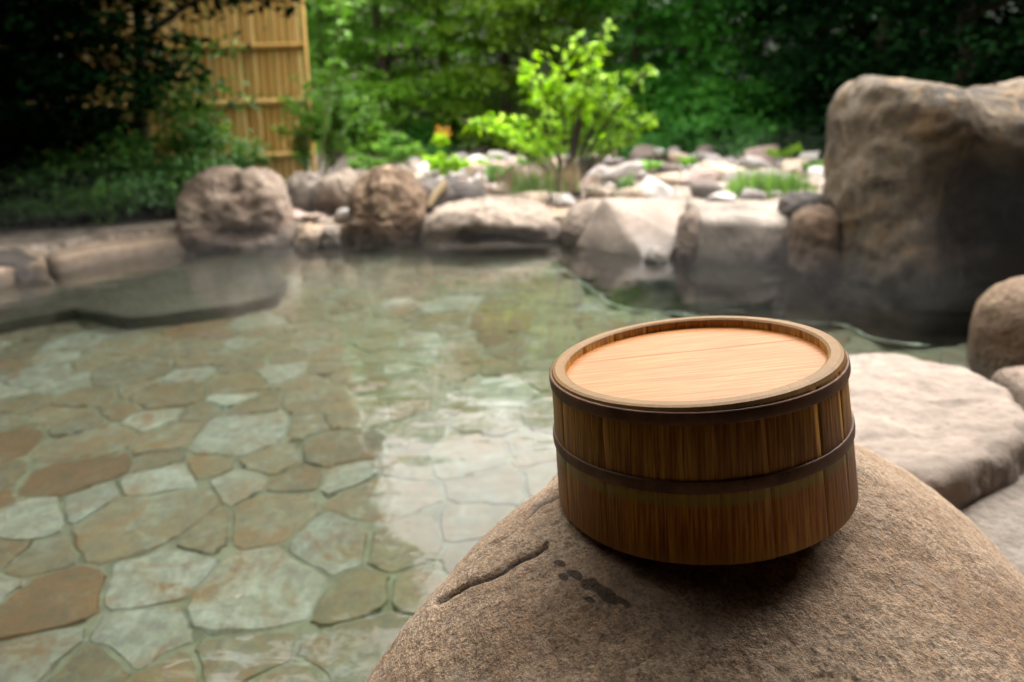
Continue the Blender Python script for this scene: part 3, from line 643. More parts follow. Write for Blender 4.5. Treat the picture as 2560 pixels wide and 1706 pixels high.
# thin dark joint liner so that joints read as shut
# recessed bottom, three boards
ZB = TH_ - .0085; rb_ = rad(ZB) - WALL - .0002; ga = math.radians(-6); cuts = [-rb_, -.034, .030, rb_]
for k in range(3):
    lo, hi = cuts[k] + (.0001 if k else 0), cuts[k + 1] - (.0001 if k < 2 else 0); nn_ = 40; V = []
    ys = np.linspace(lo, hi, 13); top = []
    for y_ in ys:
        hw = math.sqrt(max(rb_ ** 2 - y_ ** 2, 1e-8)); top.append([(x_, y_) for x_ in np.linspace(-hw, hw, 25)])
    V = [(x_, y_, 0.) for row in top for x_, y_ in row]; n0 = len(V); V += [(x_, y_, -.010) for x_, y_, _ in V]
    f = []
    for i in range(12):
        for j in range(24):
            a = i * 25 + j; f.append((a, a + 1, a + 26, a + 25)); f.append((n0 + a, n0 + a + 25, n0 + a + 26, n0 + a + 1))
    bd = [j for j in range(25)] + [i * 25 + 24 for i in range(1, 13)] + [12 * 25 + j for j in range(23, -1, -1)] + [i * 25 for i in range(11, 0, -1)]
    for a, b in zip(bd, bd[1:] + bd[:1]): f.append((a, a + n0, b + n0, b))
    V = np.array(V); V[:, 2] += ZB + .0002 * rnd.uniform(-1, 1); R2 = np.array([[math.cos(ga), -math.sin(ga)], [math.sin(ga), math.cos(ga)]]); V[:, :2] = V[:, :2] @ R2.T
    me = outward(pmesh('bottom_board', V, f)); add_uv(me, lambda co: np.stack([(co[:, :2] @ R2)[:, 1], (co[:, :2] @ R2)[:, 0]], -1)); obj('bottom_board', me, WBOARD, tub)
m, t, p = newmat('dark_copper_hoop'); g = N(t, 'ShaderNodeTexCoord')
t.links.new(ramp(t, noise(t, g.outputs['Object'], 60, 4), [(.4, (.11, .042, .017)), (.6, (.19, .08, .032))]), p.inputs['Base Color']); p.inputs['Roughness'].default_value = .55; p.inputs['Metallic'].default_value = .0
bump(t, p, noise(t, g.outputs['Object'], 300, 3), .1, .0005)
HOOP = m
def hoop(zc, w, tiltx, tilty, loose=0.):
    V = []; f = []; n = 160; prof = [(-.5, -.001), (-.5, .0012), (-.40, .0015), (-.1, .0017), (.1, .0017), (.40, .0015), (.5, .0012), (.5, -.001)]
    for i in range(n):
        a = 2 * math.pi * i / n
        for zz_, dr in prof:
            z = zc + zz_ * w + tiltx * math.cos(a) + tilty * math.sin(a); r_ = rad(z) + dr + loose * max(0, math.cos(a - .35)) ** 3; V.append((r_ * math.cos(a), r_ * math.sin(a), z))
    k_ = len(prof)
    for i in range(n):
        for j in range(k_): f.append((i * k_ + j, ((i + 1) % n) * k_ + j, ((i + 1) % n) * k_ + (j + 1) % k_, i * k_ + (j + 1) % k_))
    me = outward(pmesh('hoop', V, f, True)); return obj('hoop', me, HOOP, tub)
hoop(TH_ - .0092, .0088, -.0022, -.0004, .0016)
hoop(TH_ - .0575, .0090, -.0012, -.0006, .0006)

# ------------------------------------------------------------------ bamboo fence
def vbot(px, depth, z):                          # point on the ray column px at forward distance depth, height z
    lo, hi = -3000., 4000.
    for _ in range(50):
        mid = (lo + hi) / 2; d = ray(px, mid); zz_ = CAM[2] + d[2] * depth
        if zz_ > z: lo = mid
        else: hi = mid
    d = ray(px, mid); return CAM + d * depth
DR = 6.3; FR = vbot(776, DR, .25); FL = vbot(0, DR / 1.12, .25)
fdir = Vector(FL - FR); fdir.z = 0; flen = fdir.length; fdir.normalize(); fn_ = Vector((fdir.y, -fdir.x, 0));  fn_ = -fn_ if fn_.y > 0 else fn_
def zat(py, px=762): d = ray(px, py); k = ((FR[1]) / d[1]); return CAM[2] + d[2] * k
ztopf = 4.7; rails = [zat(115), zat(252, 768), zat(384, 774)]; st_ = rails[0] - rails[1]; rails += [rails[0] + st_ * k_ for k_ in range(1, 7) if rails[0] + st_ * k_ < 4.5]
m, t, p = newmat('dry_split_bamboo'); tc = N(t, 'ShaderNodeNewGeometry'); oi = N(t, 'ShaderNodeObjectInfo'); pos = tc.outputs['Position']
mp = N(t, 'ShaderNodeMapping'); mp.inputs['Scale'].default_value = (30, 30, 1.2); t.links.new(pos, mp.inputs[0])
c = ramp(t, oi.outputs['Random'], [(0, (.25, .15, .036)), (.5, (.34, .215, .06)), (1, (.43, .30, .11))])
c = mixc(t, ramp(t, noise(t, mp.outputs[0], 2, 4), [(.42, .6), (.6, 0.)]), c, (.24, .13, .03)); t.links.new(c, p.inputs['Base Color']); p.inputs['Roughness'].default_value = .75; p.inputs['Specular IOR Level'].default_value = .2
BAMB = m
m, t, p = newmat('dark_palm_cord'); p.inputs['Base Color'].default_value = (.02, .013, .008, 1); p.inputs['Roughness'].default_value = .9
CORD = m
fence = empty('bamboo_fence', tuple(FR), 'tall yellow bamboo slat screen fence with horizontal rails, shaded towards the left', 'fence')
Lf = flen * 2.5; sw = .062; ns = int(Lf / sw)
slats_me = []
for v_ in range(5):
    V = []; f = []; hh = ztopf - .25; zs = [0]; node = [.0]; z_ = rnd.uniform(.1, .3)
    lv = [(0, 0)]
    while z_ < hh - .05: lv += [(z_ - .012, 0), (z_, .0035), (z_ + .012, 0)]; z_ += rnd.uniform(.27, .36)
    lv.append((hh, 0)); na = 7
    for z_, br in lv:
        for k in range(na):
            a = math.pi * k / (na - 1); w = sw * .506; V.append((math.cos(a) * (w + br * .3), -(math.sin(a) * (.016 + br)), z_))
    for i in range(len(lv) - 1):
        for k in range(na - 1): a = i * na + k; f.append((a, a + 1, a + na + 1, a + na))
        f.append((i * na, (i + 1) * na, (i + 1) * na + na - 1, i * na + na - 1))
    f.append(tuple(range(na))); f.append(tuple((len(lv) - 1) * na + k for k in range(na - 1, -1, -1)))
    slats_me.append(outward(pmesh('slat', V, f, False)))
yaw = math.atan2(fdir.y, fdir.x)
if (Matrix.Rotation(yaw, 3, 'Z') @ Vector((0, -1, 0))).dot(fn_) < 0: yaw += math.pi
sg_ = -1 if Vector((math.cos(yaw), math.sin(yaw), 0)).dot(fdir) > 0 else 1
for me in slats_me:
    for v in me.vertices: v.co.x += sg_ * .055 * v.co.z
for k in range(ns):
    o = obj('slat', slats_me[k % 5], BAMB, fence); o.location = fdir * (sw * (k + .5)) + Vector((0, 0, rnd.uniform(-.01, .0))); o.rotation_euler = (0, rnd.uniform(-.004, .004), yaw)
def tube_me(name, a, b, r0, nodes=.35, seg=10):
    a = Vector(a); b = Vector(b); L_ = (b - a).length; path = []; rr = []; s = 0; path.append(a); rr.append(r0); s = .1
    while s < L_ - .05:
        for ds, r_ in ((-.012, r0), (0, r0 * 1.12), (.012, r0)): path.append(a.lerp(b, (s + ds) / L_)); rr.append(r_)
        s += nodes
    path.append(b); rr.append(r0); V, f = sweep(path, rr, seg); f.append(tuple(range(seg))); f.append(tuple(len(V) - seg + k for k in range(seg))); return pmesh(name, V, f, True)
for i, rz in enumerate([ztopf - .005] + rails):
    h0 = rz - FR[2]; a = fn_ * .04 + Vector((0, 0, h0)) - fdir * (.03 + .055 * h0); b = fdir * Lf + fn_ * .04 + Vector((0, 0, h0))
    obj('rail', tube_me('rail', a, b, .026), BAMB, fence)
    obj('rail', tube_me('rail', a - fn_ * .085, b - fn_ * .085, .024), BAMB, fence)
    for s in np.arange(.14 + .22 * i, Lf, .95):
        c0 = fdir * s + fn_ * .04 + Vector((0, 0, h0)); V, f = merge([sweep([c0 - fdir * .012, c0 + fdir * .012], .033, 10), sweep([c0 + fn_ * .03 + Vector((0, 0, .0)), c0 + fn_ * .035 + Vector((.01, 0, -.05)), c0 + fn_ * .03 + Vector((.02, 0, -.09))], .006, 5)])
        f.append(tuple(range(10))); f.append(tuple(10 + k for k in range(10)))
        obj('cord_tie', pmesh('cord_tie', V, f, True), CORD, fence)
V, f = sweep([-fdir * .03 + Vector((0, 0, -.15)), -fdir * .03 + Vector((0, 0, ztopf - FR[2] + .02)) - fdir * .055 * (ztopf - .25)], .022, 10); f.append(tuple(10 + k for k in range(10)))
obj('end_post', pmesh('end_post', V, f, True), BAMB, fence)

# ------------------------------------------------------------------ foliage
def leaves(C, Nn, size, droop=.3, r=None, aspect=.5):
    """C centres (n,3), Nn preferred normals (n,3) -> pointed leaf blades, two quads folded along the rib"""
    r = r or rng; n = len(C); s = size * r.uniform(.7, 1.25, n)[:, None]
    nn = Nn + r.normal(size=(n, 3)) * .45; nn /= np.linalg.norm(nn, axis=1)[:, None]
    tdir = r.normal(size=(n, 3)); tdir[:, 2] -= droop; tdir -= nn * (tdir * nn).sum(1)[:, None]; tdir /= np.linalg.norm(tdir, axis=1)[:, None] + 1e-9
    b = np.cross(nn, tdir); w = aspect * .5
    a0 = C; a1 = C + tdir * s * .5; l = C + tdir * s * .42 + b * s * w + nn * s * .07; rr = C + tdir * s * .42 - b * s * w + nn * s * .07; tip = C + tdir * s - nn * s * .05
    V = np.stack([a0, l, tip, rr], 1).reshape(-1, 3); k = np.arange(n)[:, None] * 4
    return V, k + np.array([[0, 1, 2, 3]])
def crown_mesh(seed, h, rad_, nclump, nleaf, lsize, base=.3, spread=.42):
    r = np.random.default_rng(seed); C = []; Nn = []
    for i in range(nclump):
        z = base + (h - base) * r.random() ** 1.15; u_ = (z - base) / (h - base); R0 = rad_ * (math.sin(math.pi * min(1, .22 + .78 * (1 - u_))) ** .6 if u_ > .25 else .8 + .5 * u_)
        a = r.uniform(0, 2 * math.pi); rr = R0 * math.sqrt(r.uniform(.25, 1)); c = np.array([rr * math.cos(a), rr * math.sin(a), z])
        out = np.array([math.cos(a), math.sin(a), 0.]); n = int(nleaf * r.uniform(.6, 1.4)); sp = spread * r.uniform(.6, 1.3)
        side = np.array([-out[1], out[0], 0]); q = r.normal(size=(n, 3)) * .5
        dist = q[:, :1] * 1.5; loc = c + out * sp * q[:, :1] * 1.2 + side * sp * q[:, 1:2] * .8; loc[:, 2] += q[:, 2] * sp * .28 - .28 * (q[:, 0] * sp) - .15 * sp * q[:, 0] ** 2
        C.append(loc); Nn.append(np.tile(out * .35 + [0, 0, 1.], (n, 1)))
    V, f = leaves(np.concatenate(C), np.concatenate(Nn), lsize, .5, r, .6); return mesh('crown', V, f, False)
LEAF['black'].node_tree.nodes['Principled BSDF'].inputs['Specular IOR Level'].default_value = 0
CROWNS = [crown_mesh(30 + i, 6.6, 1.75, 190, 105, .105, spread=.62) for i in range(4)]
def trunk_mesh(seed, h=5.5):
    r = random.Random(seed); pts = [Vector((0, 0, -.3))]; v = Vector((0, 0, 0))
    for k in range(1, 9): v = Vector((v.x + r.uniform(-.12, .12), v.y + r.uniform(-.12, .12), h * k / 8)); pts.append(v)
    g = [sweep(pts, [.13 * (1 - .09 * i) for i in range(9)], 8)]
    for k in range(10):
        i = r.randint(1, 7); a = r.uniform(0, 6.28); L = r.uniform(.8, 1.5); p = pts[i]
        g.append(sweep([p, p + Vector((math.cos(a) * L * .5, math.sin(a) * L * .5, L * .22)), p + Vector((math.cos(a) * L, math.sin(a) * L, L * .2))], [.05, .03, .012], 5))
    V, f = merge(g); return pmesh('trunk', V, f, True)
TRUNKS = [trunk_mesh(k) for k in range(3)]
def tree(px, dist, sc, kind, label, idx, z0=.25, sz=1.):
    d = ray(px, 300); x = d[0] / d[1] * dist; y = dist
    if z0 is None: z0 = float(gheight(np.array([[x, y]]))[0][0])
    t_ = empty('broadleaf_tree', (x, y, z0), label, 'tree', 'trees on the far river bank'); t_.rotation_euler = (0, 0, idx * 1.3); t_.scale = (sc, sc, sc * sz * .74)
    o = bpy.data.objects.new('crown', CROWNS[idx % 4]); COL.objects.link(o); o.parent = t_
    if not CROWNS[idx % 4].materials: CROWNS[idx % 4].materials.append(LEAF['mid'])
    o.material_slots[0].link = 'OBJECT'; o.material_slots[0].material = LEAF[kind]
    obj('trunk', TRUNKS[idx % 3], BARK, t_)
tree(690, 15.0, 1.0, 'light', 'light green tree showing just past the right end of the bamboo fence', 0)
tree(830, 13.0, .85, 'light', 'pale green feathery tree right of the fence, leftmost of the open bank', 1)
tree(985, 12.6, .95, 'mid', 'mid green tree left of the dark hollow behind the orange-tipped plant', 2)
tree(1130, 13.4, .9, 'mid', 'mid green tree behind the dark hollow', 3)
tree(1265, 12.4, .9, 'olive', 'olive green tree directly behind the left side of the lime sapling', 4)
tree(1430, 13.8, 1.0, 'olive', 'olive green tree right behind the lime sapling', 5)
tree(1590, 12.0, .9, 'deep', 'deep green tree rising just right of the lime sapling', 6)
tree(1730, 11.2, .85, 'deep', 'deep green tree with drooping sprays above the middle of the riverbed', 7)
tree(1880, 11.6, .9, 'deep', 'deep green tree left of the tall saddle-topped rock', 8)
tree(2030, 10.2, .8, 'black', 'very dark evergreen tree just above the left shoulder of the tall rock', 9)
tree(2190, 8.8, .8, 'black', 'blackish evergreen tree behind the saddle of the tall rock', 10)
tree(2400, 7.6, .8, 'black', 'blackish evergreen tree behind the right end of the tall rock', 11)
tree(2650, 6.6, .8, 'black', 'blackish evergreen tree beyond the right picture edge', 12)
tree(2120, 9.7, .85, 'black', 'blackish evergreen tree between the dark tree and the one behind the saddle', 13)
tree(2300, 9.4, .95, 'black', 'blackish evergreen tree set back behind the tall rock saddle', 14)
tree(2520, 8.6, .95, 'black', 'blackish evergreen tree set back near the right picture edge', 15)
# second row, higher on the hill
for k, (px, dist, kind) in enumerate(((760, 18, 'light'), (960, 17.5, 'mid'), (1200, 17, 'olive'), (1450, 17, 'mid'), (1700, 16, 'deep'), (1950, 15, 'black'), (2250, 13, 'black'))):
    tree(px, dist, .72, kind, ['tall pale tree high on the slope above the fence end', 'tall mid green tree on the slope above the dark hollow', 'tall olive tree on the slope left of the lime sapling', 'tall green tree on the slope behind the lime sapling',
         'tall deep green tree on the slope right of the lime sapling', 'tall dark tree on the slope above the tall rock left shoulder', 'tall blackish tree on the slope above the rock saddle'][k], 20 + k, z0=None)
# low bushes at the forest foot
def bush_mesh(seed, nclump=60, nleaf=60, r0=.6, h=.8, ls=.07):
    r = np.random.default_rng(seed); C = []
    for i in range(nclump):
        a = r.uniform(0, 6.28); e = math.asin(r.uniform(0, 1)); rr = r.uniform(.65, 1); c = np.array([r0 * rr * math.cos(a) * math.cos(e), r0 * rr * math.sin(a) * math.cos(e), h * rr * math.sin(e)])
        C.append(c + r.normal(size=(nleaf, 3)) * np.array([.12, .12, .05]))
    C = np.concatenate(C); n = C / np.array([r0, r0, h]); n[:, 2] += .6; V, f = leaves(C, n, ls, .3, r, .6); return mesh('foliage', V, f, False)
BUSH = [bush_mesh(60 + i) for i in range(3)]
def bush(px, py, dist, sx_, sz_, kind, label, idx, z=.12):
    d = ray(px, py); P = (d[0] / d[1] * dist, dist, z)
    o = bpy.data.objects.new('bush', BUSH[idx % 3]); COL.objects.link(o); o.location = P; o.scale = (sx_, sx_, sz_); o.rotation_euler = (0, 0, idx * 2.1)
    if not BUSH[idx % 3].materials: BUSH[idx % 3].materials.append(LEAF['mid'])
    o.material_slots[0].link = 'OBJECT'; o.material_slots[0].material = LEAF[kind]; o['label'] = label; o['category'] = 'bush'; return o
bush(1660, 350, 10.2, 1.2, 1.1, 'deep', 'low spreading green bush at the forest foot right of the lime sapling', 0)
bush(1790, 350, 9.8, 1.1, 1.2, 'deep', 'low green bush at the forest foot in the middle of the right bank', 1)
bush(1930, 350, 9.4, 1.2, 1.2, 'deep', 'low dark bush at the forest foot next to the tall rock', 2)
bush(1050, 330, 11.6, 1.1, .7, 'deep', 'low dark green bush inside the dark hollow', 3)
bush(1540, 340, 10.8, 1.1, 1.2, 'mid', 'low mid green bush behind the foot of the lime sapling', 4)
bush(880, 330, 11.5, 1.2, 1.0, 'mid', 'low mid green bush at the forest foot near the fence', 5)
bush(2060, 380, 8.6, 1.0, .9, 'black', 'dark bush hugging the left side of the tall rock', 6)

def plant(name, label, cat, base, tips, kind, lsize, nleaf, rad0=.012, bend=.25, twigs=5, leafstart=.3, stem=BARK, aspect=.5, spread=.12, droop=.5, seed=1, seg=6):
    """base: point; tips: points. Branches curve from base to tips, twigs carry the leaves"""
    r = np.random.default_rng(seed); base = Vector(base); root = empty(name, base, label, cat); G = []; C = []; Nn = []
    for tp in tips:
        tp = Vector(tp); mid = base.lerp(tp, .5) + Vector((0, 0, (tp - base).length * bend)) - (tp - base) * .12
        P = [base * (1 - u) ** 2 + mid * 2 * u * (1 - u) + tp * u * u for u in np.linspace(0, 1, 9)]
        G.append(sweep([p_ - base for p_ in P], [rad0 * (1 - .085 * i) for i in range(9)], seg)); L = (tp - base).length
        for k in range(twigs):
            u = r.uniform(leafstart, 1); p_ = P[int(u * 8)]; dirv = Vector(r.normal(size=3)); dirv.z = abs(dirv.z) * .4 + .05; dirv.normalize(); q_ = p_ + dirv * spread * L * r.uniform(.5, 1.2) + (tp - base) * .07
            G.append(sweep([p_ - base, (p_ + q_) / 2 - base + Vector((0, 0, .01)), q_ - base], [rad0 * .35, rad0 * .25, rad0 * .12], 4))
            n = max(2, int(nleaf / (len(tips) * twigs))); uu = r.uniform(.1, 1.05, n)[:, None]
            loc = np.array(p_) + (np.array(q_) - np.array(p_)) * uu + r.normal(size=(n, 3)) * spread * L * .10; C.append(loc - np.array(base)); Nn.append(np.tile([0, -.25, 1.], (n, 1)))
    V, f = merge(G); obj('stem', pmesh('stem', V, f, True), stem, root)
    V, f = leaves(np.concatenate(C), np.concatenate(Nn), lsize, droop, r, aspect); obj('foliage', mesh('foliage', V, f, False), LEAF[kind], root); return root
YS = 5.0
def T(pts, Y, dy=.35, seed=0):
    r = random.Random(seed); return [ony(x, y, Y + r.uniform(-dy, dy)) for x, y in pts]
sb = ony(1420, 482, YS)
plant('lime_sapling', 'lime green leafy sapling lit brightly in front of the dark forest', 'sapling', sb,
      T([(1320, 110), (1345, 190), (1300, 150), (1400, 150), (1470, 80), (1510, 60), (1440, 170), (1480, 215), (1550, 175), (1610, 180), (1530, 240), (1580, 280), (1450, 290), (1350, 290), (1290, 290), (1240, 320), (1220, 305), (1500, 340), (1330, 340), (1560, 330), (1480, 130), (1195, 298), (1218, 318), (1625, 165), (1640, 290), (1600, 335), (1262, 350), (1155, 300)], YS, .35, 1),
      'fresh', .08, 1650, rad0=.014, bend=.12, twigs=9, leafstart=.6, spread=.105, seed=2, droop=.7, aspect=.45)
plant('leafy_shrub', 'bright green leafy shrub right of the fence over the riverbed', 'shrub', ony(830, 420, 5.6), T([(740, 240), (790, 230), (850, 215), (900, 250), (950, 270), (975, 315), (900, 310), (840, 290), (780, 300), (930, 325), (820, 340)], 5.6, .3, 2), 'mid', .06, 1500, rad0=.010, twigs=7, leafstart=.5, spread=.18, seed=3)
plant('tall_thin_sapling', 'tall thin arching stem with sparse leaves in front of the fence end', 'sapling', ony(796, 425, 5.3), [ony(855, -60, 5.3)], 'light', .09, 60, rad0=.012, bend=-.06, twigs=10, leafstart=.3, spread=.13, seed=4, stem=STEM, droop=1.)
plant('fence_foot_plant', 'leafy stems growing against the right end of the bamboo fence', 'plant', ony(770, 440, 5.7), T([(700, 200), (740, 190), (770, 230), (720, 300), (690, 320), (760, 310), (745, 390), (790, 180)], 5.7, .15, 3), 'mid', .085, 380, rad0=.008, twigs=6, leafstart=.3, spread=.12, seed=5, stem=STEM, aspect=.28)
plant('thin_stem_plant', 'slim dark stems leaning right at the edge of the riverbed', 'plant', ony(812, 440, 5.4), T([(860, 330), (838, 300), (885, 345)], 5.4, .1, 4), 'mid', .06, 90, rad0=.006, twigs=5, spread=.14, seed=6, stem=STEM)
lowp = [((1310, 420), [(1295, 395), (1325, 390), (1340, 400)], 'light', 130, 'small green plant between the stones left of the sapling stem'),
        ((1620, 430), [(1600, 410), (1630, 405), (1650, 415)], 'light', 110, 'small green plant among the stones behind the tan slanting stone'),
        ((1190, 430), [(1170, 405), (1200, 400), (1215, 412)], 'fresh', 160, 'lime green sprigs right of the dark flat rock'),
        ((860, 395), [(840, 375), (870, 365), (885, 378)], 'mid', 150, 'green plant among the stones below the leafy shrub'),
        ((1720, 420), [(1700, 402), (1735, 398)], 'mid', 80, 'tiny green plant in the middle of the riverbed right of the sapling'),
        ((1030, 400), [(1010, 375), (1040, 365), (1060, 380)], 'fresh', 240, 'yellow green plant at the foot of the orange-tipped plant'),
        ((985, 430), [(940, 350), (975, 340), (1010, 345), (1040, 365), (960, 372), (1030, 385), (990, 380)], 'light', 900, 'bushy green plant behind the reddish brown boulder'),
        ((920, 440), [(880, 400), (900, 392), (930, 395), (950, 405), (870, 415)], 'mid', 420, 'small dark green plant left of the reddish boulder cap'),
        ((1120, 445), [(1060, 400), (1100, 390), (1150, 395), (1170, 410), (1130, 405), (1080, 420)], 'fresh', 620, 'lime green ground plant above the dark flat rock'),
        ((1250, 470), [(1215, 430), (1240, 415), (1275, 420), (1290, 440), (1230, 445)], 'light', 420, 'small green plant behind the cream slab'),
        ((1400, 485), [(1370, 430), (1400, 420), (1440, 410), (1470, 400), (1385, 460), (1430, 455)], 'light', 380, 'sparse green shoots at the foot of the lime sapling'),
        ((1240, 410), [(1225, 395), (1250, 392)], 'fresh', 80, 'tiny green sprig left of the sapling on the stones'),
        ((1520, 395), [(1480, 385), (1510, 375)], 'mid', 60, 'little green sprig right of the sapling stem'),
        ((1960, 400), [(1915, 380), (1940, 385), (1990, 368), (2010, 375), (1975, 378)], 'fresh', 200, 'small yellow green plant near the forest foot by the tall rock'),
        ((2030, 430), [(2000, 415), (2040, 405), (2060, 415), (2020, 420)], 'light', 220, 'low green cushion plant left of the tall rock'),
        ((1560, 480), [(1545, 455), (1570, 450), (1560, 465)], 'mid', 70, 'tiny green plant behind the faceted stone'),
        ((716, 470), [(705, 445), (725, 440), (712, 455)], 'fresh', 60, 'tiny green weed by the right shoulder of the double-humped boulder')]
for k, (b_, tp, kind, n_, lb) in enumerate(lowp):
    yy_ = min(max(onz(b_[0], b_[1], .17)[1], 4.4), 9)
    plant('ground_plant', lb, 'plant', ony(b_[0], b_[1], yy_), T(tp, yy_, .15, 10 + k), kind, .055, int(n_ * 1.35), rad0=.004, twigs=6, leafstart=.4, spread=.22, seed=20 + k, stem=STEM, aspect=.6)
yo = 7.5; pr = plant('orange_tipped_plant', 'small upright plant with orange young leaves at its tip on the riverbed', 'plant', ony(1100, 372, yo), T([(1090, 345), (1110, 335), (1120, 345), (1095, 330)], yo, .08, 9), 'fresh', .06, 160, rad0=.005, twigs=5, spread=.2, seed=40, stem=STEM)
C_ = np.array([ony(1108 + rnd.uniform(-14, 16), 330 + rnd.uniform(-12, 12), yo + rnd.uniform(-.05, .05)) for _ in range(40)]) - np.array(pr.location)
V, f = leaves(C_, np.tile([0, -1., .6], (40, 1)), .035, .1, None, .6); obj('young_leaves', mesh('young_leaves', V, f, False), LEAF['orange'], pr, label='orange young leaves')
# grass tufts (blades)
def tuft(px, py, Y, w, h, n, label, mat=LEAF['grass'], seed=0):
    r = np.random.default_rng(seed); c0 = ony(px, py, Y); V = []; f = []
    for i in range(n):
        b = c0 + np.array([r.normal() * w * .5, r.normal() * w * .3, 0]); a = r.uniform(0, 6.28); hh = h * r.uniform(.5, 1.1); ln = np.array([math.cos(a), math.sin(a), 0]) * hh * r.uniform(.1, .5); s = np.array([math.sin(a), -math.cos(a), 0]) * .005
        k = len(V); m1 = b + ln * .35 + [0, 0, hh * .6]; tp = b + ln + [0, 0, hh]
        V += [b - s, b + s, m1 + s * .8, m1 - s * .8, tp]; f += [(k, k + 1, k + 2, k + 3), (k + 3, k + 2, k + 4)]
    return recentre(obj('grass_tuft', pmesh('grass_tuft', V, f), mat, label=label, cat='grass tuft'))
yg = 4.75
tuft(1900, 492, yg, .22, .20, 240, 'fresh green grass tuft growing behind the blocky grey stone', seed=1)
tuft(1970, 490, yg + .1, .20, .18, 200, 'grass tuft beside the dark round stone near the tall rock', seed=2)
tuft(1850, 500, yg, .12, .15, 90, 'thin grass tuft left of the larger one behind the blocky stone', seed=3)
tuft(1380, 480, 4.8, .25, .25, 150, 'dry tan stalks standing at the foot of the lime sapling', STALK, seed=4)
tuft(1340, 484, 4.7, .2, .16, 140, 'green grass tuft at the foot of the lime sapling', seed=5)
tuft(1290, 470, 5.0, .2, .2, 70, 'dry tan stalks left of the lime sapling behind the cream slab', STALK, seed=6)
# shaded shrubs in front of the fence
def dshrub(px, py, Y, sx_, sz_, kind, label, idx, z=.3): return bush(px, py, Y, sx_, sz_, kind, label, idx, z)
dshrub(330, 400, 5.0, .72, .62, 'shrub', 'dark green azalea-like shrub left of the double-humped boulder', 0, .22)
dshrub(190, 400, 5.0, .7, .5, 'shrub', 'low dark shrub at the left below the fence', 1, .22)
dshrub(500, 360, 5.3, .75, .9, 'shrub', 'dark bushy shrub between the fence and the double-humped boulder', 2, .22)
dshrub(60, 400, 4.9, .6, .4, 'shrub', 'nearly black low shrub at the far left edge', 3, .2)
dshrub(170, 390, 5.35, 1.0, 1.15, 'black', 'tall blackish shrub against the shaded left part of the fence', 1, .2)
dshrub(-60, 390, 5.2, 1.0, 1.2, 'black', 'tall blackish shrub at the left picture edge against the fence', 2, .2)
# slender tree in the shade with a visible trunk and limbs
tb = ony(350, 400, 5.3); root = empty('shade_tree', tb, 'slender dark tree in deep shade in front of the bamboo fence', 'tree')
P = [ony(355, 430, 5.3), ony(350, 330, 5.3), ony(352, 200, 5.3), ony(350, 90, 5.3), ony(340, -60, 5.2), ony(330, -500, 4.8)]; G = [sweep([Vector(p_ - tb) for p_ in P], [.055, .05, .045, .04, .035, .02], 8)]
for ln in ([(352, 100), (400, 60), (450, 25), (520, -10), (640, -60)], [(352, 210), (400, 195), (450, 160), (500, 120)], [(350, 150), (300, 110), (230, 90), (150, 100)], [(345, 20), (250, -80), (100, -200)], [(342, -40), (480, -200), (620, -320)]):
    G.append(sweep([Vector(ony(x, y, 5.3 + .05 * i) - tb) for i, (x, y) in enumerate(ln)], [.028, .024, .018, .012, .008][:len(ln)], 6))
V, f = merge(G); obj('trunk', pmesh('trunk', V, f, True), BARK, root)
C = []; r = np.random.default_rng(77)
for (x, y, n_) in ((470, 110, 60), (500, 120, 80), (440, 170, 60), (380, 240, 90), (400, 235, 80), (480, 215, 120), (560, 250, 80), (300, 240, 40), (150, 90, 100), (80, 140, 80), (230, 60, 80), (60, 20, 100), (200, -40, 160), (330, -80, 200), (480, -60, 120), (600, -20, 40), (100, -150, 200), (300, -250, 300), (500, -250, 200), (30, 230, 60), (200, 200, 60)):
    C.append(ony(x, y, 5.2) - tb + r.normal(size=(n_, 3)) * np.array([.16, .16, .05]))
C = np.concatenate(C); V, f = leaves(C, np.tile([0, 0, 1.], (len(C), 1)), .07, .3, r, .6); obj('crown', mesh('crown', V, f, False), LEAF['shrub'], root)
C = []  # dense near-black leaves added to darken the left of the fence
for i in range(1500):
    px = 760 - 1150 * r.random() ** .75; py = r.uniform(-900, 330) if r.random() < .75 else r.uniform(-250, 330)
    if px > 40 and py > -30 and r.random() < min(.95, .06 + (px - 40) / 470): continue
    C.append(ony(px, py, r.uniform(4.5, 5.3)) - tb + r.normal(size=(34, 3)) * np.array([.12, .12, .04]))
C = np.concatenate(C); V, f = leaves(C, np.tile([0, 0, 1.], (len(C), 1)), .075, .3, r, .6); obj('darkening_crown', mesh('darkening_crown', V, f, False), LEAF['black'], root)
# overhanging branch mirrored in the near water
ob = empty('overhanging_maple', (-1.9, .9, .2), 'maple whose overhanging leaves are mirrored in the near water', 'tree')
C = []
for i in range(230):
    px, py = r.uniform(-300, 870), r.uniform(1400, 1900)
    if i < 45: px, py = r.uniform(760, 1010) , r.uniform(1350, 1500) + max(0, 60 - .3 * i)
    d = ray(px, py); w0 = onz(px, py, 0); k_ = r.uniform(2.1, 3.0) / abs(d[2])
    a = w0 + np.array([d[0], d[1], -d[2]]) * k_; C.append(a + r.normal(size=(30, 3)) * np.array([.11, .11, .035]))
C = np.concatenate(C) - np.array(ob.location); V, f = leaves(C, np.tile([0, 0, 1.], (len(C), 1)), .06, .4, r, .7); obj('crown', mesh('crown', V, f, False), LEAF['mid'], ob)
V, f = merge([sweep([(0, 0, -.3), (.05, .05, .8), (.2, .2, 1.6), (.9, .9, 2.0), (1.5, 1.5, 1.95)], [.08, .07, .06, .035, .01], 8)]); obj('trunk', pmesh('trunk', V, f, True), BARK, ob)

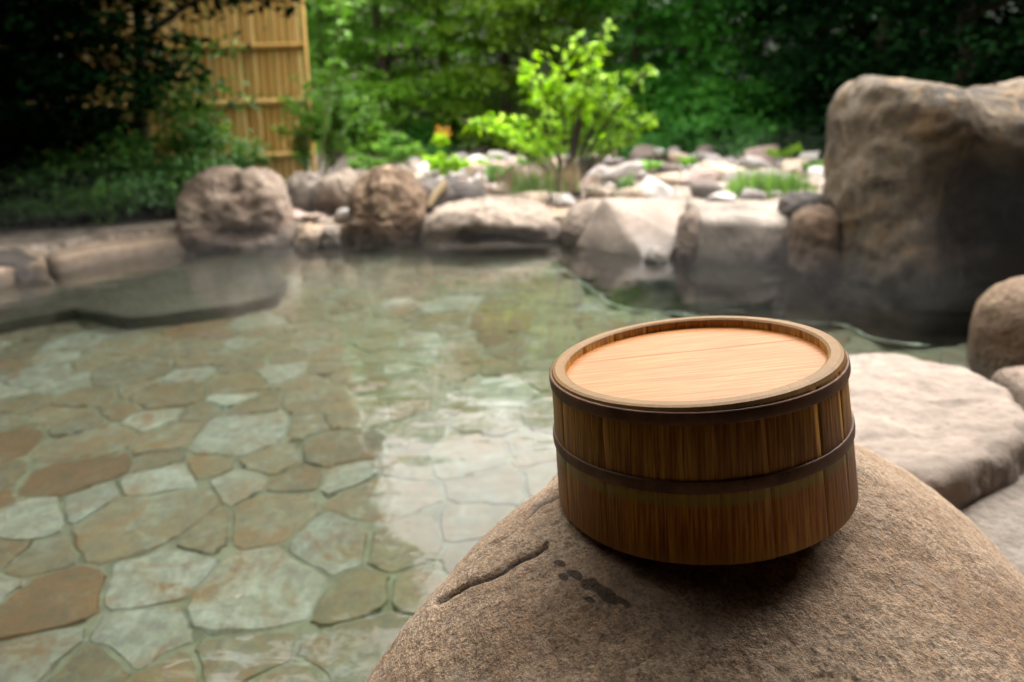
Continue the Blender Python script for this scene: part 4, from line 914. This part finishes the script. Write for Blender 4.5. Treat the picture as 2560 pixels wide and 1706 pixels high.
# ------------------------------------------------------------------ unseen roofs and walls added to block skylight (left underside mirrors in the pool)
m, t, p = newmat('shade_blocker_boards'); g = N(t, 'ShaderNodeNewGeometry')
t.links.new(ramp(t, noise(t, g.outputs['Position'], 8, 4), [(.4, (.03, .02, .013)), (.6, (.06, .04, .025))]), p.inputs['Base Color']); p.inputs['Roughness'].default_value = .8
DK = m
def prism(name, poly, z0, z1, mat, parent):
    n = len(poly); V = [(x, y, z0) for x, y in poly] + [(x, y, z1) for x, y in poly]; f = [tuple(reversed(range(n))), tuple(range(n, 2 * n))] + [(i, (i + 1) % n, n + (i + 1) % n, n + i) for i in range(n)]
    me = outward(pmesh(name, V, f)); return obj(name, me, mat, parent)
hs_ = empty('shade_blocker', (0, 0, 0), 'added unseen dark timber shelter that shades the pool and its left side', 'shade blocker')
az = ray(838, 950); sl_ = az[0] / az[1]
prism('blocker_roof', [(-1.85, -.24), (-2.5, 4.5), (-5.9, 4.5), (-5.9, -.24)], 2.45, 2.57, DK, hs_)
prism('blocker_rear_roof', [(3.8, -2.5), (3.8, 1.3), (-1.88, 1.3), (-1.84, -.25), (-5.9, -.25), (-5.9, -2.5)], 2.62, 2.75, DK, hs_)
prism('blocker_rear_wall', [(-6.0, -2.6), (3.8, -2.6), (3.8, -2.5), (-6.0, -2.5)], -.1, 2.62, DK, hs_)
prism('blocker_side_wall', [(-6.0, -2.5), (-5.9, -2.5), (-5.9, 4.9), (-6.0, 4.9)], -.1, 2.62, DK, hs_)
prism('blocker_end_wall', [(3.8, -2.6), (3.9, -2.6), (3.9, 4.2), (3.8, 4.2)], -.1, 2.9, DK, hs_)

# ------------------------------------------------------------------ riverbed stones
def cob_mesh(seed):
    bm = bmesh.new(); bmesh.ops.create_icosphere(bm, subdivisions=3, radius=.5); co = np.array([v.co[:] for v in bm.verts]); r = np.random.default_rng(seed)
    for _ in range(8):
        n = r.normal(size=3); n /= np.linalg.norm(n); h = r.uniform(.20, .38); d = co @ n; co -= np.outer(np.clip(d - h, 0, None), n) * .9
    co += co * (.25 * fbm(co * 1.6 + seed * 3.1, 3))[:, None]; co *= np.array([1, r.uniform(.7, 1), r.uniform(.45, .72)])
    for v, c in zip(bm.verts, co): v.co = c
    me = bpy.data.meshes.new('river_stone'); bm.to_mesh(me); bm.free(); me.polygons.foreach_set('use_smooth', [True] * len(me.polygons)); return me
CM = [cob_mesh(k) for k in range(8)]
for me in CM: me.materials.append(COBB[0][1])
def stone(me, P, s, mat, label, group=None, sq=1.):
    o = bpy.data.objects.new('river_stone', me); COL.objects.link(o); o.location = P; o.scale = (s, s, s * sq); o.rotation_euler = (rnd.uniform(-.25, .25), rnd.uniform(-.25, .25), rnd.uniform(0, 6.28))
    o.material_slots[0].link = 'OBJECT'; o.material_slots[0].material = mat; o['label'] = label; o['category'] = 'stone'
    if group: o['group'] = group
    return o
big = [(1560, 425, 120, 0, 'big pale grey angular stone right of the lime sapling'), (1650, 450, 105, 1, 'tan slanting stone in the middle of the riverbed'), (1755, 462, 105, 3, 'round dark stone behind the blocky grey rim stone'),
       (1825, 425, 105, 1, 'large pale tan stone above the round dark one'), (1530, 400, 70, 2, 'grey stone on top of the big angular one'), (1985, 425, 70, 4, 'pinkish stone beside the grass tuft'), (2035, 450, 70, 4, 'reddish tan stone against the tall rock'),
       (1690, 380, 60, 2, 'rounded grey stone at the forest foot'), (1750, 385, 60, 2, 'grey boulder under the drooping dark tree'), (1068, 358, 34, 5, 'white stone left of the orange-tipped plant'), (1178, 348, 44, 2, 'mid grey stone right of the orange-tipped plant'),
       (1415, 365, 46, 2, 'upright grey stone behind the lime sapling'), (1500, 478, 70, 1, 'small tan stone behind the faceted stone'), (1440, 478, 60, 3, 'small dark stone behind the faceted stone'), (1800, 487, 70, 0, 'white flat stone just behind the blocky grey stone'),
       (1190, 400, 70, 5, 'long white flat stone left of the sapling'), (880, 385, 70, 5, 'white stone left of the bushy green plant'), (840, 420, 55, 5, 'white stone near the thin leaning stems'), (1350, 395, 50, 4, 'orange pinkish stone left of the sapling stem')]
placed = []
for k, (x, y, w, ci, lb) in enumerate(big):
    P = onz(x, y + w * .22, .14); dpt = (P - CAM) @ FW; s = w * dpt / FPX
    stone(CM[k % 8], (P[0], P[1], .12 + s * .2), s * 1.1, COBB[ci][1], lb, None, .9); placed.append((P[0], P[1], s * .5))
cand = []
r = np.random.default_rng(21)
for k in range(60000):
    Y = 4.55 + 8.9 * r.random() ** 1.25; u_ = r.uniform(-.36, .56); x = u_ * Y; s = (.10 + .30 * r.random() ** 2.2) * (1.25 if Y > 8 else 1)
    if Y > 13.0 - .35 * x: continue
    cl = min(((x - a) ** 2 + (Y - b) ** 2) ** .5 - c for a, b, c in placed) if placed else 9
    if cl > s * .30: placed.append((x, Y, s * .36)); cand.append((x, Y, s))
    if len(cand) > 950: break
cand.sort(key=lambda c: -c[2] / c[1]); pw = np.array([.28, .2, .22, .1, .12, .08]); pw /= pw.sum()
far = []
for k, (x, Y, s) in enumerate(cand):
    ci = r.choice(6, p=pw); zz_ = .10 + s * .18
    if k < 270:
        sz = 'large' if s > .27 else 'mid-sized' if s > .18 else 'small'; zone = 'near the pool rim' if Y < 6.5 else 'in the middle of the riverbed' if Y < 9.5 else 'near the forest foot'
        qx = proj(np.array([[x, Y, .2]]))[0][0]; near_ = 'under the leafy shrub' if qx < 960 else 'left of the sapling' if qx < 1300 else 'at the sapling foot' if qx < 1500 else 'right of the sapling' if qx < 1780 else 'beside the tall rock'; zone = near_ + {'near the pool rim': ', near side', 'in the middle of the riverbed': ', mid riverbed', 'near the forest foot': ', far side'}[zone]
        lb = f'{sz} {COBB[ci][0]} stone {zone}'
        stone(CM[r.integers(8)], (x, Y, zz_), s, COBB[ci][1], lb, f'{sz} {COBB[ci][0]} stones {zone}')
    else: far.append((x, Y, s, zz_, r.integers(8), ci))
for ci in range(6):
    Vs = []; Fs = []; off = 0
    for x, Y, s, zz_, mi, c_ in far:
        if c_ != ci: continue
        me = CM[mi]; n = len(me.vertices); co = np.empty(n * 3, np.float32); me.vertices.foreach_get('co', co); co = co.reshape(-1, 3)
        a = r.uniform(0, 6.28); Rm = np.array([[math.cos(a), -math.sin(a), 0], [math.sin(a), math.cos(a), 0], [0, 0, 1]]); Vs.append(co @ Rm.T * s + [x, Y, zz_])
        tri = np.empty(len(me.polygons) * 3, np.int32); me.polygons.foreach_get('vertices', tri); Fs.append(tri.reshape(-1, 3) + off); off += n
    if Vs: obj('river_cobbles', mesh('river_cobbles', np.concatenate(Vs), np.concatenate(Fs)), COBB[ci][1], label=f'many small {COBB[ci][0]} cobbles filling the riverbed', cat='stones', kind='stuff')

# ------------------------------------------------------------------ steam drifting over the far half of the hot water
m = bpy.data.materials.new('rising_steam'); m.use_nodes = True; t = m.node_tree; t.nodes.clear()
ou = t.nodes.new('ShaderNodeOutputMaterial'); vo = t.nodes.new('ShaderNodeVolumePrincipled'); t.links.new(vo.outputs[0], ou.inputs['Volume'])
g = t.nodes.new('ShaderNodeNewGeometry'); mp = N(t, 'ShaderNodeMapping'); mp.inputs['Scale'].default_value = (1.0, .8, 1.6); t.links.new(g.outputs['Position'], mp.inputs[0])
sx = N(t, 'ShaderNodeSeparateXYZ'); t.links.new(g.outputs['Position'], sx.inputs[0])
dn_ = ramp(t, noise(t, mp.outputs[0], 1.5, 3, .55, .6), [(.44, 0.), (.72, 1.)])
fade = ramp(t, sx.outputs[2], [(0.0, 1.), (.62, 0.)])
t.links.new(math_(t, 'MULTIPLY', math_(t, 'MULTIPLY', dn_, fade), .06), vo.inputs['Density']); vo.inputs['Color'].default_value = (.95, .95, .95, 1); vo.inputs['Anisotropy'].default_value = .2
V = [(x, y, z) for x in (-3.6, 2.2) for y in (1.9, 5.0) for z in (.004, .63)]
f = [(0, 1, 3, 2), (4, 6, 7, 5), (0, 4, 5, 1), (2, 3, 7, 6), (0, 2, 6, 4), (1, 5, 7, 3)]
o = obj('steam', outward(pmesh('steam', V, f)), m, kind='stuff', label='thin white steam drifting over the far half of the pool', cat='steam')
S.cycles.volume_step_rate = 2.0; S.cycles.volume_max_steps = 64

# labels of river stones that would read alike: tell them apart by their order across the riverbed
NUM = 'two three four five six seven eight nine ten'.split(); ORD = 'second third fourth fifth sixth seventh eighth ninth'.split()
by = {}
for o in list(COL.objects):
    if o.get('group') and o.name.startswith('river_stone'): by.setdefault(o['label'], []).append(o)
for lb, os_ in by.items():
    n = len(os_)
    if 2 <= n <= 9:
        os_.sort(key=lambda o: proj(np.array([list(o.location)]))[0][0])
        for k, o in enumerate(os_):
            w = 'leftmost' if k == 0 else 'rightmost' if k == n - 1 else ORD[k - 1] + ' from left'
            o['label'] = f"{w} of {NUM[n - 2]} {lb.replace(' stone ', ' stones ')}"
